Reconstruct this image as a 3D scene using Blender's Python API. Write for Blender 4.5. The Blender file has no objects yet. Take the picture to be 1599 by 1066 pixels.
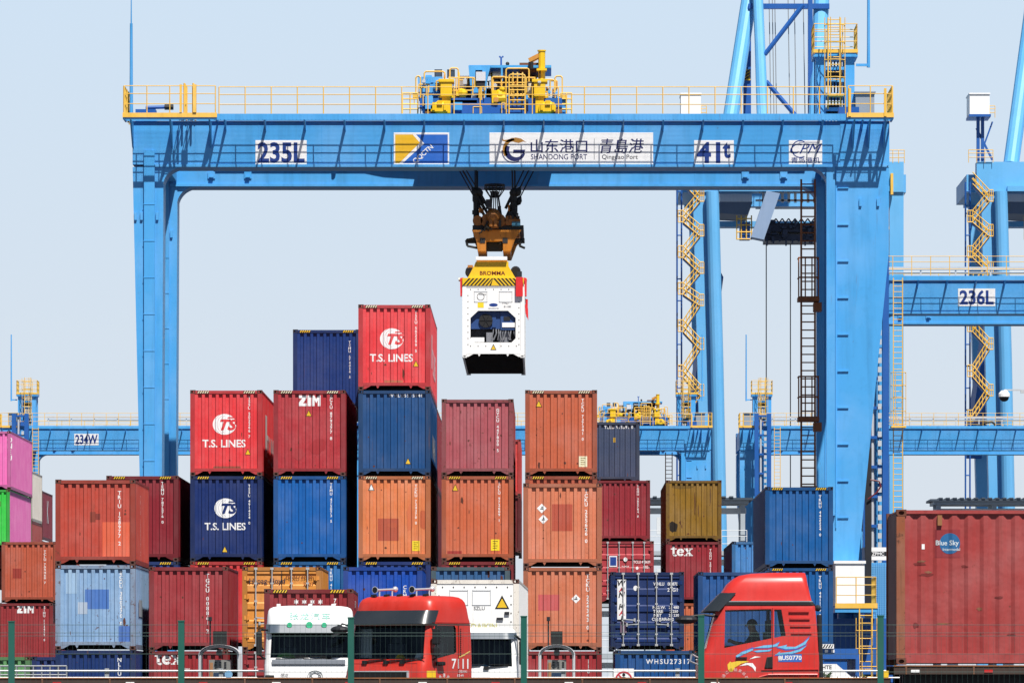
import bpy, bmesh, math, random
from mathutils import Vector, Matrix
R = math.radians
random.seed(7)
scn = bpy.context.scene
COL = scn.collection
# ------------------------------------------------------------------ camera, world, sun, exposure
EYE = 1.05                       # eye height above the yard
F, VX, VY = 9100.0, 855.0, 1098.0  # focal length and principal point of the 1599 x 1066 photograph
cam = bpy.data.cameras.new('camera')
cam.sensor_width = 36.0
cam.lens = 36.0 * F / 1599.0
cam.shift_x = -(VX - 799.5) / 1599.0
cam.shift_y = (VY - 533.0) / 1599.0
cam.clip_start = 1.0
cam.clip_end = 6000.0
cam_o = bpy.data.objects.new('camera', cam)
COL.objects.link(cam_o)
cam_o.location = (0, 0, EYE)
cam_o.rotation_euler = (R(90), 0, 0)
scn.camera = cam_o

SUN = Vector((0.36, -1.0, 1.75)).normalized()
HAZE_LOW = (7.0, 7.6, 8.3, 1)
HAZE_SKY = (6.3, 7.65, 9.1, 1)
world = bpy.data.worlds.new('World')
scn.world = world
world.use_nodes = True
wn = world.node_tree
bg = wn.nodes['Background']
sky = wn.nodes.new('ShaderNodeTexSky')
sky.sky_type = 'NISHITA'
sky.sun_disc = False
sky.sun_elevation = math.asin(SUN.z)
sky.sun_rotation = math.atan2(SUN.x, SUN.y)
sky.air_density = 1.0
sky.dust_density = 0.6
sky.ozone_density = 1.5
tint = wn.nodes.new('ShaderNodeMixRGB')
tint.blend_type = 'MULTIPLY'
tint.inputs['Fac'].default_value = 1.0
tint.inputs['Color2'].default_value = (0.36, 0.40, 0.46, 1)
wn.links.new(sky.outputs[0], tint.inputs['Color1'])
wtc = wn.nodes.new('ShaderNodeTexCoord')
wsp = wn.nodes.new('ShaderNodeSeparateXYZ')
wn.links.new(wtc.outputs['Generated'], wsp.inputs[0])
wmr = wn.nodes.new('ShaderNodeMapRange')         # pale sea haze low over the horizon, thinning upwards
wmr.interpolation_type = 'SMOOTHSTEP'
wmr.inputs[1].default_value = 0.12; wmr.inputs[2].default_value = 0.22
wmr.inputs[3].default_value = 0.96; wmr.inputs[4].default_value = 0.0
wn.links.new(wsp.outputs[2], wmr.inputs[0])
whz = wn.nodes.new('ShaderNodeMixRGB')
wm2 = wn.nodes.new('ShaderNodeMapRange')
wm2.inputs[1].default_value = 0.02; wm2.inputs[2].default_value = 0.125
wn.links.new(wsp.outputs[2], wm2.inputs[0])
wcl = wn.nodes.new('ShaderNodeMixRGB')
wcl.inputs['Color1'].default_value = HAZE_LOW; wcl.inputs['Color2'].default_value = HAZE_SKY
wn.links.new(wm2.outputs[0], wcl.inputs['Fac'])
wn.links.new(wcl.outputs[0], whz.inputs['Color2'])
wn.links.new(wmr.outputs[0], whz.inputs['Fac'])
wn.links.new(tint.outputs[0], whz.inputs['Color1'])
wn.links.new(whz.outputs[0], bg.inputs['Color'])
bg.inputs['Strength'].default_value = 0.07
sl = bpy.data.lights.new('sun', 'SUN')
sl.energy = 5.0
sl.angle = R(0.5)
sl.color = (1.0, 0.955, 0.89)
so = bpy.data.objects.new('sun', sl)
COL.objects.link(so)
so.location = (40, -60, 120)
so.rotation_euler = SUN.to_track_quat('Z', 'Y').to_euler()
scn.view_settings.view_transform = 'Standard'
scn.view_settings.look = 'None'
scn.view_settings.gamma = 1.0
scn.view_settings.exposure = 0.55

def X(px, Y): return (px - VX) * Y / F
def Z(py, Y): return EYE + (VY - py) * Y / F

# ------------------------------------------------------------------ materials
def lin1(c):
    c /= 255.0
    return c / 12.92 if c <= 0.04045 else ((c + 0.055) / 1.055) ** 2.4
KALB = 0.80
def lin(rgb, k=None):
    k = KALB if k is None else k
    return tuple(min(0.85, lin1(c) * k) for c in rgb) + (1.0,)
MATS = {}
LIFT = [0]
def paint(key, rgb, rough=0.5, fade=0.22, dirt=0.35, rust=0.0, metal=0.0, scale=1.0, k=None, spec=0.35, bump=0.0):
    """weathered paint: blotchy fading, vertical dirt streaks, rust spots"""
    if key in MATS: return MATS[key]
    m = bpy.data.materials.new(key); MATS[key] = m
    m.use_nodes = True
    nt = m.node_tree; N = nt.nodes; Lk = nt.links.new
    p = N['Principled BSDF']
    p.inputs['Metallic'].default_value = metal
    p.inputs['Specular IOR Level'].default_value = spec
    base = lin(rgb, k)
    tc = N.new('ShaderNodeTexCoord'); oi = N.new('ShaderNodeObjectInfo')
    mu = N.new('ShaderNodeMath'); mu.operation = 'MULTIPLY'; mu.inputs[1].default_value = 53.0
    Lk(oi.outputs['Random'], mu.inputs[0])
    va = N.new('ShaderNodeVectorMath'); va.operation = 'ADD'
    Lk(tc.outputs['Object'], va.inputs[0]); Lk(mu.outputs[0], va.inputs[1])
    def noise(sc, det=5, vec=None, rgh=0.6):
        n = N.new('ShaderNodeTexNoise'); n.inputs['Scale'].default_value = sc
        n.inputs['Detail'].default_value = det; n.inputs['Roughness'].default_value = rgh
        Lk((vec or va).outputs[0], n.inputs['Vector']); return n
    def ramp(src, a, b):
        r = N.new('ShaderNodeMapRange'); r.inputs[1].default_value = a; r.inputs[2].default_value = b
        Lk(src, r.inputs[0]); return r
    def mix(fac, c1, c2, amount=1.0):
        x = N.new('ShaderNodeMixRGB')
        if amount != 1.0:
            q = N.new('ShaderNodeMath'); q.operation = 'MULTIPLY'; q.inputs[1].default_value = amount
            Lk(fac, q.inputs[0]); fac = q.outputs[0]
        Lk(fac, x.inputs['Fac'])
        for s, i in ((c1, 'Color1'), (c2, 'Color2')):
            if isinstance(s, tuple): x.inputs[i].default_value = s
            else: Lk(s, x.inputs[i])
        return x.outputs[0]
    n1 = noise(0.9 * scale, 6)
    g = sum(base[:3]) / 3
    faded = tuple(min(0.85, (c * 0.72 + g * 0.28) * 1.25 + 0.015) for c in base[:3]) + (1,)
    c = mix(ramp(n1.outputs[0], 0.42, 0.68).outputs[0], base, faded, fade * 2)
    mp = N.new('ShaderNodeMapping'); mp.inputs['Scale'].default_value = (3.2 * scale, 3.2 * scale, 0.28 * scale)
    Lk(va.outputs[0], mp.inputs['Vector'])
    n2 = noise(1.6, 5, mp, 0.65)
    dk = tuple(x * 0.45 for x in base[:3]) + (1,)
    c = mix(ramp(n2.outputs[0], 0.5, 0.78).outputs[0], c, dk, dirt)
    n4 = noise(9.0 * scale, 4)
    c = mix(ramp(n4.outputs[0], 0.55, 0.75).outputs[0], c, tuple(x * 0.6 for x in base[:3]) + (1,), dirt * 0.45)
    if rust > 0:
        n3 = noise(6.0 * scale, 8, None, 0.7)
        c = mix(ramp(n3.outputs[0], 0.69 - 0.14 * rust, 0.75 - 0.14 * rust).outputs[0], c, (0.085, 0.032, 0.016, 1), 0.85)
        mp2 = N.new('ShaderNodeMapping'); mp2.inputs['Scale'].default_value = (7 * scale, 7 * scale, 0.6 * scale)
        Lk(va.outputs[0], mp2.inputs['Vector'])
        n5 = noise(1.1, 6, mp2, 0.7)
        c = mix(ramp(n5.outputs[0], 0.65 - 0.12 * rust, 0.80 - 0.08 * rust).outputs[0], c, (0.12, 0.05, 0.025, 1), 0.6)
    Lk(c, p.inputs['Base Color'])
    rr = N.new('ShaderNodeMapRange'); rr.inputs[3].default_value = rough - 0.1; rr.inputs[4].default_value = rough + 0.15
    Lk(n1.outputs[0], rr.inputs[0]); Lk(rr.outputs[0], p.inputs['Roughness'])
    if bump > 0:
        b = N.new('ShaderNodeBump'); b.inputs['Strength'].default_value = bump; b.inputs['Distance'].default_value = 0.05
        nb = noise(1.7 * scale, 3); Lk(nb.outputs[0], b.inputs['Height']); Lk(b.outputs[0], p.inputs['Normal'])
    return m
def flat(key, rgb, rough=0.5, metal=0.0, k=None, spec=0.4):
    return paint(key, rgb, rough, 0.08, 0.14, 0, metal, 1.0, k, spec)
def glass(key, tintc=(0.78, 0.84, 0.85)):
    if key in MATS: return MATS[key]
    m = bpy.data.materials.new(key); MATS[key] = m
    m.use_nodes = True
    nt = m.node_tree; N = nt.nodes; Lk = nt.links.new
    N.remove(N['Principled BSDF'])
    t = N.new('ShaderNodeBsdfTransparent'); t.inputs[0].default_value = tintc + (1,)
    g = N.new('ShaderNodeBsdfGlossy'); g.inputs['Roughness'].default_value = 0.03
    fr = N.new('ShaderNodeFresnel'); fr.inputs[0].default_value = 1.45
    mx = N.new('ShaderNodeMixShader')
    Lk(fr.outputs[0], mx.inputs[0]); Lk(t.outputs[0], mx.inputs[1]); Lk(g.outputs[0], mx.inputs[2])
    Lk(mx.outputs[0], N['Material Output'].inputs[0])
    return m
def ground_mat():
    m = paint('asphalt yard surface', (70, 70, 72), 0.85, 0.3, 0.4, 0, 0, 0.3)
    return m
CRANE = paint('crane blue paint', (78, 170, 236), 0.42, 0.16, 0.42, 0.06, scale=0.45)
CRANE_D = paint('crane deeper blue paint', (34, 96, 176), 0.42, 0.1, 0.2, scale=0.5)
YEL = paint('safety yellow paint', (246, 196, 78), 0.55, 0.25, 0.35)
YEL2 = paint('bright gear yellow', (246, 200, 24), 0.45, 0.08, 0.25)
ORG = paint('headblock ochre paint', (196, 122, 26), 0.5, 0.15, 0.7, 0.25)
BROWN = paint('brown ladder paint', (158, 92, 48), 0.6, 0.15, 0.4)
BLACK = flat('black rubber', (26, 26, 28), 0.6)
DARK = flat('dark steel', (34, 36, 42), 0.55)
GREY = flat('galvanised grey', (150, 155, 160), 0.45)
LGREY = flat('light grey steel', (196, 200, 204), 0.5)
WHITE = flat('white paint', (248, 248, 248), 0.45, k=0.84)
INK = flat('navy lettering', (20, 60, 140), 0.5)
NAVY = flat('dark navy lettering', (34, 40, 100), 0.5)
GOLD = flat('gold logo paint', (176, 124, 48), 0.5)
SILVER = flat('bare steel rod', (190, 192, 196), 0.35, 0.6)
CHROME = flat('chrome', (228, 228, 232), 0.2, 0.45)
RUSTY = paint('rusty steel', (112, 76, 54), 0.75, 0.3, 0.5, 0.6)
GLASS = glass('tinted cab glass')

# ------------------------------------------------------------------ mesh builder
MIR = None
class MB:
    def __init__(s): s.v, s.f, s.mi, s.cur = [], [], [], 0
    def mat(s, i): s.cur = i; return s
    def add(s, vs, fs):
        n = len(s.v)
        s.v += [tuple(v) for v in vs]
        s.f += [[i + n for i in f] for f in fs]
        s.mi += [s.cur] * len(fs)
        return s
    def box(s, x0, x1, y0, y1, z0, z1):
        return s.add([(x, y, z) for z in (z0, z1) for y in (y0, y1) for x in (x0, x1)],
                     [(0, 2, 3, 1), (4, 5, 7, 6), (0, 1, 5, 4), (2, 6, 7, 3), (0, 4, 6, 2), (1, 3, 7, 5)])
    def frame(s, p, q):
        p, q = Vector(p), Vector(q); d = (q - p)
        if d.length < 1e-6: d = Vector((0, 0, 1))
        d.normalize()
        a = Vector((0, 0, 1)) if abs(d.z) < 0.95 else Vector((0, 1, 0))
        u = d.cross(a).normalized(); w = u.cross(d).normalized()
        return p, q, u, w
    def bar(s, p, q, w, h=None):
        h = w if h is None else h
        p, q, u, v = s.frame(p, q)
        vs = [c + u * (w / 2 * i) + v * (h / 2 * j) for c in (p, q) for i, j in ((-1, -1), (1, -1), (1, 1), (-1, 1))]
        return s.add(vs, [(3, 2, 1, 0), (4, 5, 6, 7), (0, 1, 5, 4), (1, 2, 6, 5), (2, 3, 7, 6), (3, 0, 4, 7)])
    def tube(s, p, q, r, n=6, r2=None):
        r2 = r if r2 is None else r2
        p, q, u, v = s.frame(p, q)
        vs = []
        for c, rr in ((p, r), (q, r2)):
            for k in range(n):
                a = 2 * math.pi * k / n
                vs.append(c + u * (rr * math.cos(a)) + v * (rr * math.sin(a)))
        fs = [(k, (k + 1) % n, n + (k + 1) % n, n + k) for k in range(n)]
        fs += [tuple(range(n))[::-1], tuple(range(n, 2 * n))]
        return s.add(vs, fs)
    def path(s, pts, r, n=6):
        for a, b in zip(pts[:-1], pts[1:]): s.tube(a, b, r, n)
        return s
    def prism(s, poly, axis, a, b):
        n = len(poly)
        def P(u, v, t):
            return (t, u, v) if axis == 'x' else (u, t, v) if axis == 'y' else (u, v, t)
        vs = [P(u, v, a) for u, v in poly] + [P(u, v, b) for u, v in poly]
        fs = [tuple(range(n))[::-1], tuple(range(n, 2 * n))]
        fs += [(k, (k + 1) % n, n + (k + 1) % n, n + k) for k in range(n)]
        return s.add(vs, fs)
    def ball(s, c, r, nu=10, nv=6, sq=(1, 1, 1), half=False):
        c = Vector(c); vs = []; fs = []
        lo = 0 if half else -math.pi / 2
        for j in range(nv + 1):
            t = lo + (math.pi / 2 - lo) * j / nv
            for i in range(nu):
                a = 2 * math.pi * i / nu
                vs.append(c + Vector((r * math.cos(t) * math.cos(a) * sq[0], r * math.cos(t) * math.sin(a) * sq[1], r * math.sin(t) * sq[2])))
        for j in range(nv):
            for i in range(nu):
                fs.append((j * nu + i, j * nu + (i + 1) % nu, (j + 1) * nu + (i + 1) % nu, (j + 1) * nu + i))
        return s.add(vs, fs)
    def mesh(s, name, mats, smooth=False, mirror=None, bevel=0.0, recalc=True):
        me = bpy.data.meshes.new(name)
        mirror = MIR if mirror is None else mirror
        vs = s.v if mirror is None else [(mirror - v[0], v[1], v[2]) for v in s.v]
        me.from_pydata(vs, [], s.f)
        mats = mats if isinstance(mats, (list, tuple)) else [mats]
        for m in mats: me.materials.append(m)
        me.polygons.foreach_set('material_index', s.mi)
        bm = bmesh.new(); bm.from_mesh(me)
        if bevel > 0:
            es = [e for e in bm.edges if len(e.link_faces) == 2 and e.calc_face_angle(0) > 0.6]
            bmesh.ops.bevel(bm, geom=es, offset=bevel, segments=2, affect='EDGES', profile=0.6)
        if recalc: bmesh.ops.recalc_face_normals(bm, faces=bm.faces)
        bm.to_mesh(me); bm.free()
        if smooth:
            for p in me.polygons: p.use_smooth = True
            try: me.set_sharp_from_angle(angle=R(38))
            except Exception: pass
        return me
    def build(s, name, mats, parent=None, loc=(0, 0, 0), **kw):
        return obj(name, s.mesh(name, mats, **kw), parent, loc)

def obj(name, me, parent=None, loc=(0, 0, 0), rz=0.0):
    o = bpy.data.objects.new(name, me)
    COL.objects.link(o)
    o.parent = parent
    o.location = loc
    if rz: o.rotation_euler = (0, 0, rz)
    return o
def thing(name, label, cat, loc=(0, 0, 0), rz=0.0, group=None):
    o = obj(name, None, None, loc, rz)
    o.empty_display_size = 0.3
    return tag(o, label, cat, group)
def tag(o, label=None, cat=None, group=None, kind=None):
    for k, v in (('label', label), ('category', cat), ('group', group), ('kind', kind)):
        if v: o[k] = v
    return o

# ------------------------------------------------------------------ lettering and flat shapes (2-D lists: verts, faces)
_TX = {}
def text2d(body, size=1.0, bold=0.0, shear=0.0, sx=1.0, align='CENTER', gap=1.0):
    key = (body, bold, shear, gap)
    if key not in _TX:
        c = bpy.data.curves.new('lettering', 'FONT')
        c.body = body; c.size = 1.0; c.offset = bold; c.shear = shear; c.space_character = gap
        c.resolution_u = 3; c.fill_mode = 'FRONT'
        o = bpy.data.objects.new('lettering', c)
        COL.objects.link(o)
        dg = bpy.context.evaluated_depsgraph_get()
        me = bpy.data.meshes.new_from_object(o.evaluated_get(dg))
        vs = [(v.co.x, v.co.y) for v in me.vertices]; fs = [tuple(p.vertices) for p in me.polygons]
        bpy.data.objects.remove(o); bpy.data.curves.remove(c); bpy.data.meshes.remove(me)
        _TX[key] = (vs, fs)
    vs, fs = _TX[key]
    if not vs: return [], []
    x0 = min(v[0] for v in vs); x1 = max(v[0] for v in vs); y0 = min(v[1] for v in vs); y1 = max(v[1] for v in vs)
    k = size / max(1e-6, (y1 - y0))
    ox = {'CENTER': (x0 + x1) / 2, 'LEFT': x0, 'RIGHT': x1}[align]
    return [((v[0] - ox) * k * sx, (v[1] - (y0 + y1) / 2) * k) for v in vs], fs
def stacked(body, size, width=0.85):
    """upright characters one below the other, centred on x, top at 0"""
    V, Fs = [], []; y = 0.0
    for ch in body:
        if ch != ' ':
            v, f = text2d(ch, size * 0.86, 0.02)
            w = max(abs(p[0]) for p in v) * 2 if v else 1
            k = min(1.0, size * width / max(w, 1e-6)) if ch not in '1I' else 1.0
            n = len(V)
            V += [(p[0] * k, p[1] + y - size / 2) for p in v]; Fs += [tuple(i + n for i in q) for q in f]
        y -= size * (1.0 if ch != ' ' else 0.7)
    return V, Fs
def rect2d(x0, x1, y0, y1): return [(x0, y0), (x1, y0), (x1, y1), (x0, y1)], [(0, 1, 2, 3)]
def poly2d(pts): return list(pts), [tuple(range(len(pts)))]
def disc2d(cx, cy, rx, ry=None, n=28):
    ry = rx if ry is None else ry
    return poly2d([(cx + rx * math.cos(2 * math.pi * k / n), cy + ry * math.sin(2 * math.pi * k / n)) for k in range(n)])
def arc2d(cx, cy, r0, r1, a0, a1, n=24, cx2=0.0, cy2=0.0):
    """band between two radii; the inner circle may be shifted to make a crescent"""
    vs = []
    for k in range(n + 1):
        a = R(a0 + (a1 - a0) * k / n)
        vs.append((cx + r1 * math.cos(a), cy + r1 * math.sin(a)))
        vs.append((cx + cx2 + r0 * math.cos(a), cy + cy2 + r0 * math.sin(a)))
    return vs, [(2 * k, 2 * k + 1, 2 * k + 3, 2 * k + 2) for k in range(n)]
def move2d(sh, dx=0, dy=0, rot=0.0, k=1.0):
    c, s = math.cos(rot), math.sin(rot)
    return [((v[0] * c - v[1] * s) * k + dx, (v[0] * s + v[1] * c) * k + dy) for v in sh[0]], sh[1]
def join2d(*shs):
    V, Fs = [], []
    for v, f in shs:
        n = len(V); V += list(v); Fs += [tuple(i + n for i in q) for q in f]
    return V, Fs
def hazard2d(x0, x1, y0, y1, n=5, slant=0.6):
    V = []; w = (x1 - x0) / n; sh = (y1 - y0) * slant
    sl = []
    for k in range(n):
        a = x0 + k * w
        sl.append(poly2d([(a, y0), (a + w * 0.5, y0), (min(x1, a + w * 0.5 + sh), y1), (min(x1, a + sh), y1)]))
    return join2d(*sl)
def surface(name, sh, to3d, mat, parent, breaks=(), flip=False):
    """lay a 2-D shape on a surface: to3d(x, y) -> point; cut at the breaks so that it follows corrugations"""
    vs, fs = sh
    if not fs: return None
    bm = bmesh.new()
    bv = [bm.verts.new((v[0], v[1], 0)) for v in vs]
    for f in fs:
        try: bm.faces.new([bv[i] for i in f])
        except ValueError: pass
    lo = min(v[0] for v in vs); hi = max(v[0] for v in vs)
    for b in breaks:
        if lo + 1e-4 < b < hi - 1e-4:
            bmesh.ops.bisect_plane(bm, geom=bm.verts[:] + bm.edges[:] + bm.faces[:], dist=1e-5, plane_co=(b, 0, 0), plane_no=(1, 0, 0))
    if breaks: bmesh.ops.triangulate(bm, faces=[f for f in bm.faces if len(f.verts) > 4])
    for f in bm.faces:
        f.normal_update()
        if (f.normal.z < 0) != flip: f.normal_flip()
    for v in bm.verts: v.co = to3d(v.co.x, v.co.y)
    me = bpy.data.meshes.new(name); bm.to_mesh(me); bm.free()
    me.materials.append(mat)
    return obj(name, me, parent)
def onface(ox, oy, oz):
    """plane facing the camera side (-Y)"""
    return lambda x, y: Vector((ox + x, oy, oz + y))

# ------------------------------------------------------------------ ground
g = MB().box(-160, 160, -40, 760, -0.4, 0.0).build('ground', ground_mat())
tag(g, kind='structure')
# ------------------------------------------------------------------ shipping containers
W = 2.438
NP = 9; PITCH = 2.116 / NP; X0F = -1.058
YO, YI = 0.016, 0.074           # outer and inner flats of the corrugated end wall
SEG = (0.100, 0.111, 0.224, PITCH)
def wy(x):
    t = (x - X0F) % PITCH
    if x < X0F or x > X0F + NP * PITCH: return YO
    if t <= SEG[0]: return YO
    if t <= SEG[1]: return YO + (YI - YO) * (t - SEG[0]) / (SEG[1] - SEG[0])
    if t <= SEG[2]: return YI
    return YI - (YI - YO) * (t - SEG[2]) / (SEG[3] - SEG[2])
BREAKS = sorted([X0F + k * PITCH + d for k in range(NP) for d in (0.0, SEG[0], SEG[1], SEG[2])] + [X0F + NP * PITCH])
CAST_M = [paint('corner casting brown', (92, 58, 50), 0.7, 0.2, 0.5, 0.4), paint('corner casting blue black', (34, 40, 60), 0.65, 0.2, 0.5, 0.4)]
HAZ_Y = flat('hazard yellow', (240, 196, 40), 0.5)
HAZ_K = flat('hazard black', (22, 22, 24), 0.5)
DECW = flat('white lettering', (244, 244, 244), 0.5, k=0.82)
LABY = flat('yellow placard', (250, 222, 40), 0.5)
def casting_mesh(mat):
    m = MB(); w, d, h = 0.178, 0.162, 0.118
    x0, x1, y0, y1 = -w / 2, w / 2, -0.004, d
    n = 12; ring = []; out = []
    for k in range(n):
        a = 2 * math.pi * (k + 0.5) / n
        ring.append((0.052 * math.cos(a), 0.036 * math.sin(a)))
        t = 1.0 / max(abs(math.cos(a)) / (w / 2), abs(math.sin(a)) / (h / 2))
        out.append((t * math.cos(a), t * math.sin(a)))
    cor = [(w / 2, h / 2), (-w / 2, h / 2), (-w / 2, -h / 2), (w / 2, -h / 2)]
    vs = [(p[0], y0, p[1] + h / 2) for p in out] + [(p[0], y0, p[1] + h / 2) for p in ring] + [(p[0], y0 + 0.07, p[1] + h / 2) for p in ring]
    fs = [(k, (k + 1) % n, n + (k + 1) % n, n + k) for k in range(n)] + [(n + k, n + (k + 1) % n, 2 * n + (k + 1) % n, 2 * n + k) for k in range(n)] + [tuple(range(2 * n, 3 * n))]
    m.add(vs, fs)
    # corners of the front face
    for k, c in zip((1, 4, 7, 10), cor):
        a, b = out[k], out[(k + 1) % n]
        m.add([(a[0], y0, a[1] + h / 2), (c[0], y0, c[1] + h / 2), (b[0], y0, b[1] + h / 2)], [(0, 1, 2)])
    m.add([(x, y, z) for z in (0, h) for y in (y0, y1) for x in (x0, x1)], [(0, 2, 3, 1), (4, 5, 7, 6), (2, 6, 7, 3), (0, 4, 6, 2), (1, 3, 7, 5)])
    return m.mesh('corner_casting', mat, recalc=False)
CAST = None
def end_wall(h, z0=0.24):
    m = MB(); xs = [-1.07] + BREAKS + [1.07]; zt = h - 0.118
    pts = [(x, wy(x)) for x in xs]
    n = len(pts)
    m.add([(x, y, z0) for x, y in pts] + [(x, y, zt) for x, y in pts], [(i, i + 1, n + i + 1, n + i) for i in range(n - 1)])
    return m
def side_wall(h, L, s):
    m = MB(); p = 0.278; n = int((L - 0.36) / p); y = 0.16 + ((L - 0.32) - n * p) / 2
    pts = [(0.0, 0.1)]
    for k in range(n):
        for t, d in ((0.0, 0.006), (0.072, 0.006), (0.14, 0.042), (0.21, 0.042)):
            pts.append((d, y + k * p + t))
    pts += [(0.006, y + n * p), (0.006, L - 0.1)]
    q = len(pts); za, zb = 0.16, h - 0.06
    m.add([(s * (W / 2 - d), yy, za) for d, yy in pts] + [(s * (W / 2 - d), yy, zb) for d, yy in pts], [(i, i + 1, q + i + 1, q + i) for i in range(q - 1)])
    return m
def frame_mb(h, L, open_top=False):
    m = MB()
    for s in (-1, 1):
        a, b = sorted((s * W / 2, s * (W / 2 - 0.155)))
        for y in (0, L):
            y0, y1 = (0, 0.12) if y == 0 else (L - 0.12, L)
            m.box(a, b, y0, y1, 0.118, h - 0.118)
        a2, b2 = sorted((s * (W / 2 - 0.002), s * (W / 2 - 0.07)))
        m.box(a2, b2, 0.16, L - 0.16, h - 0.075, h - 0.012)      # top side rail
        m.box(a2, b2, 0.16, L - 0.16, 0.02, 0.17)                # bottom side rail
    for y0, y1 in ((0.0, 0.1), (L - 0.1, L)):
        m.box(-1.13, 1.13, y0, y1, h - 0.125, h - 0.018)          # header
        m.box(-1.064, 1.064, y0, y1, 0.15, 0.25)                   # sill
    for s in (-1, 1):
        m.prism([(s * 1.064, 0.149), (s * 0.78, 0.149), (s * 0.98, 0.04), (s * 1.064, 0.03)], 'y', 0.004, 0.09)
        m.prism([(s * 0.62, 0.149), (s * 0.5, 0.149), (s * 0.56, 0.05)], 'y', 0.006, 0.09)
    return m
FLOOR_M = flat('dark underframe', (30, 28, 28), 0.8)
ROD_M = paint('galvanised lock rod', (186, 188, 190), 0.45, 0.1, 0.4, 0.1)

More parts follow.
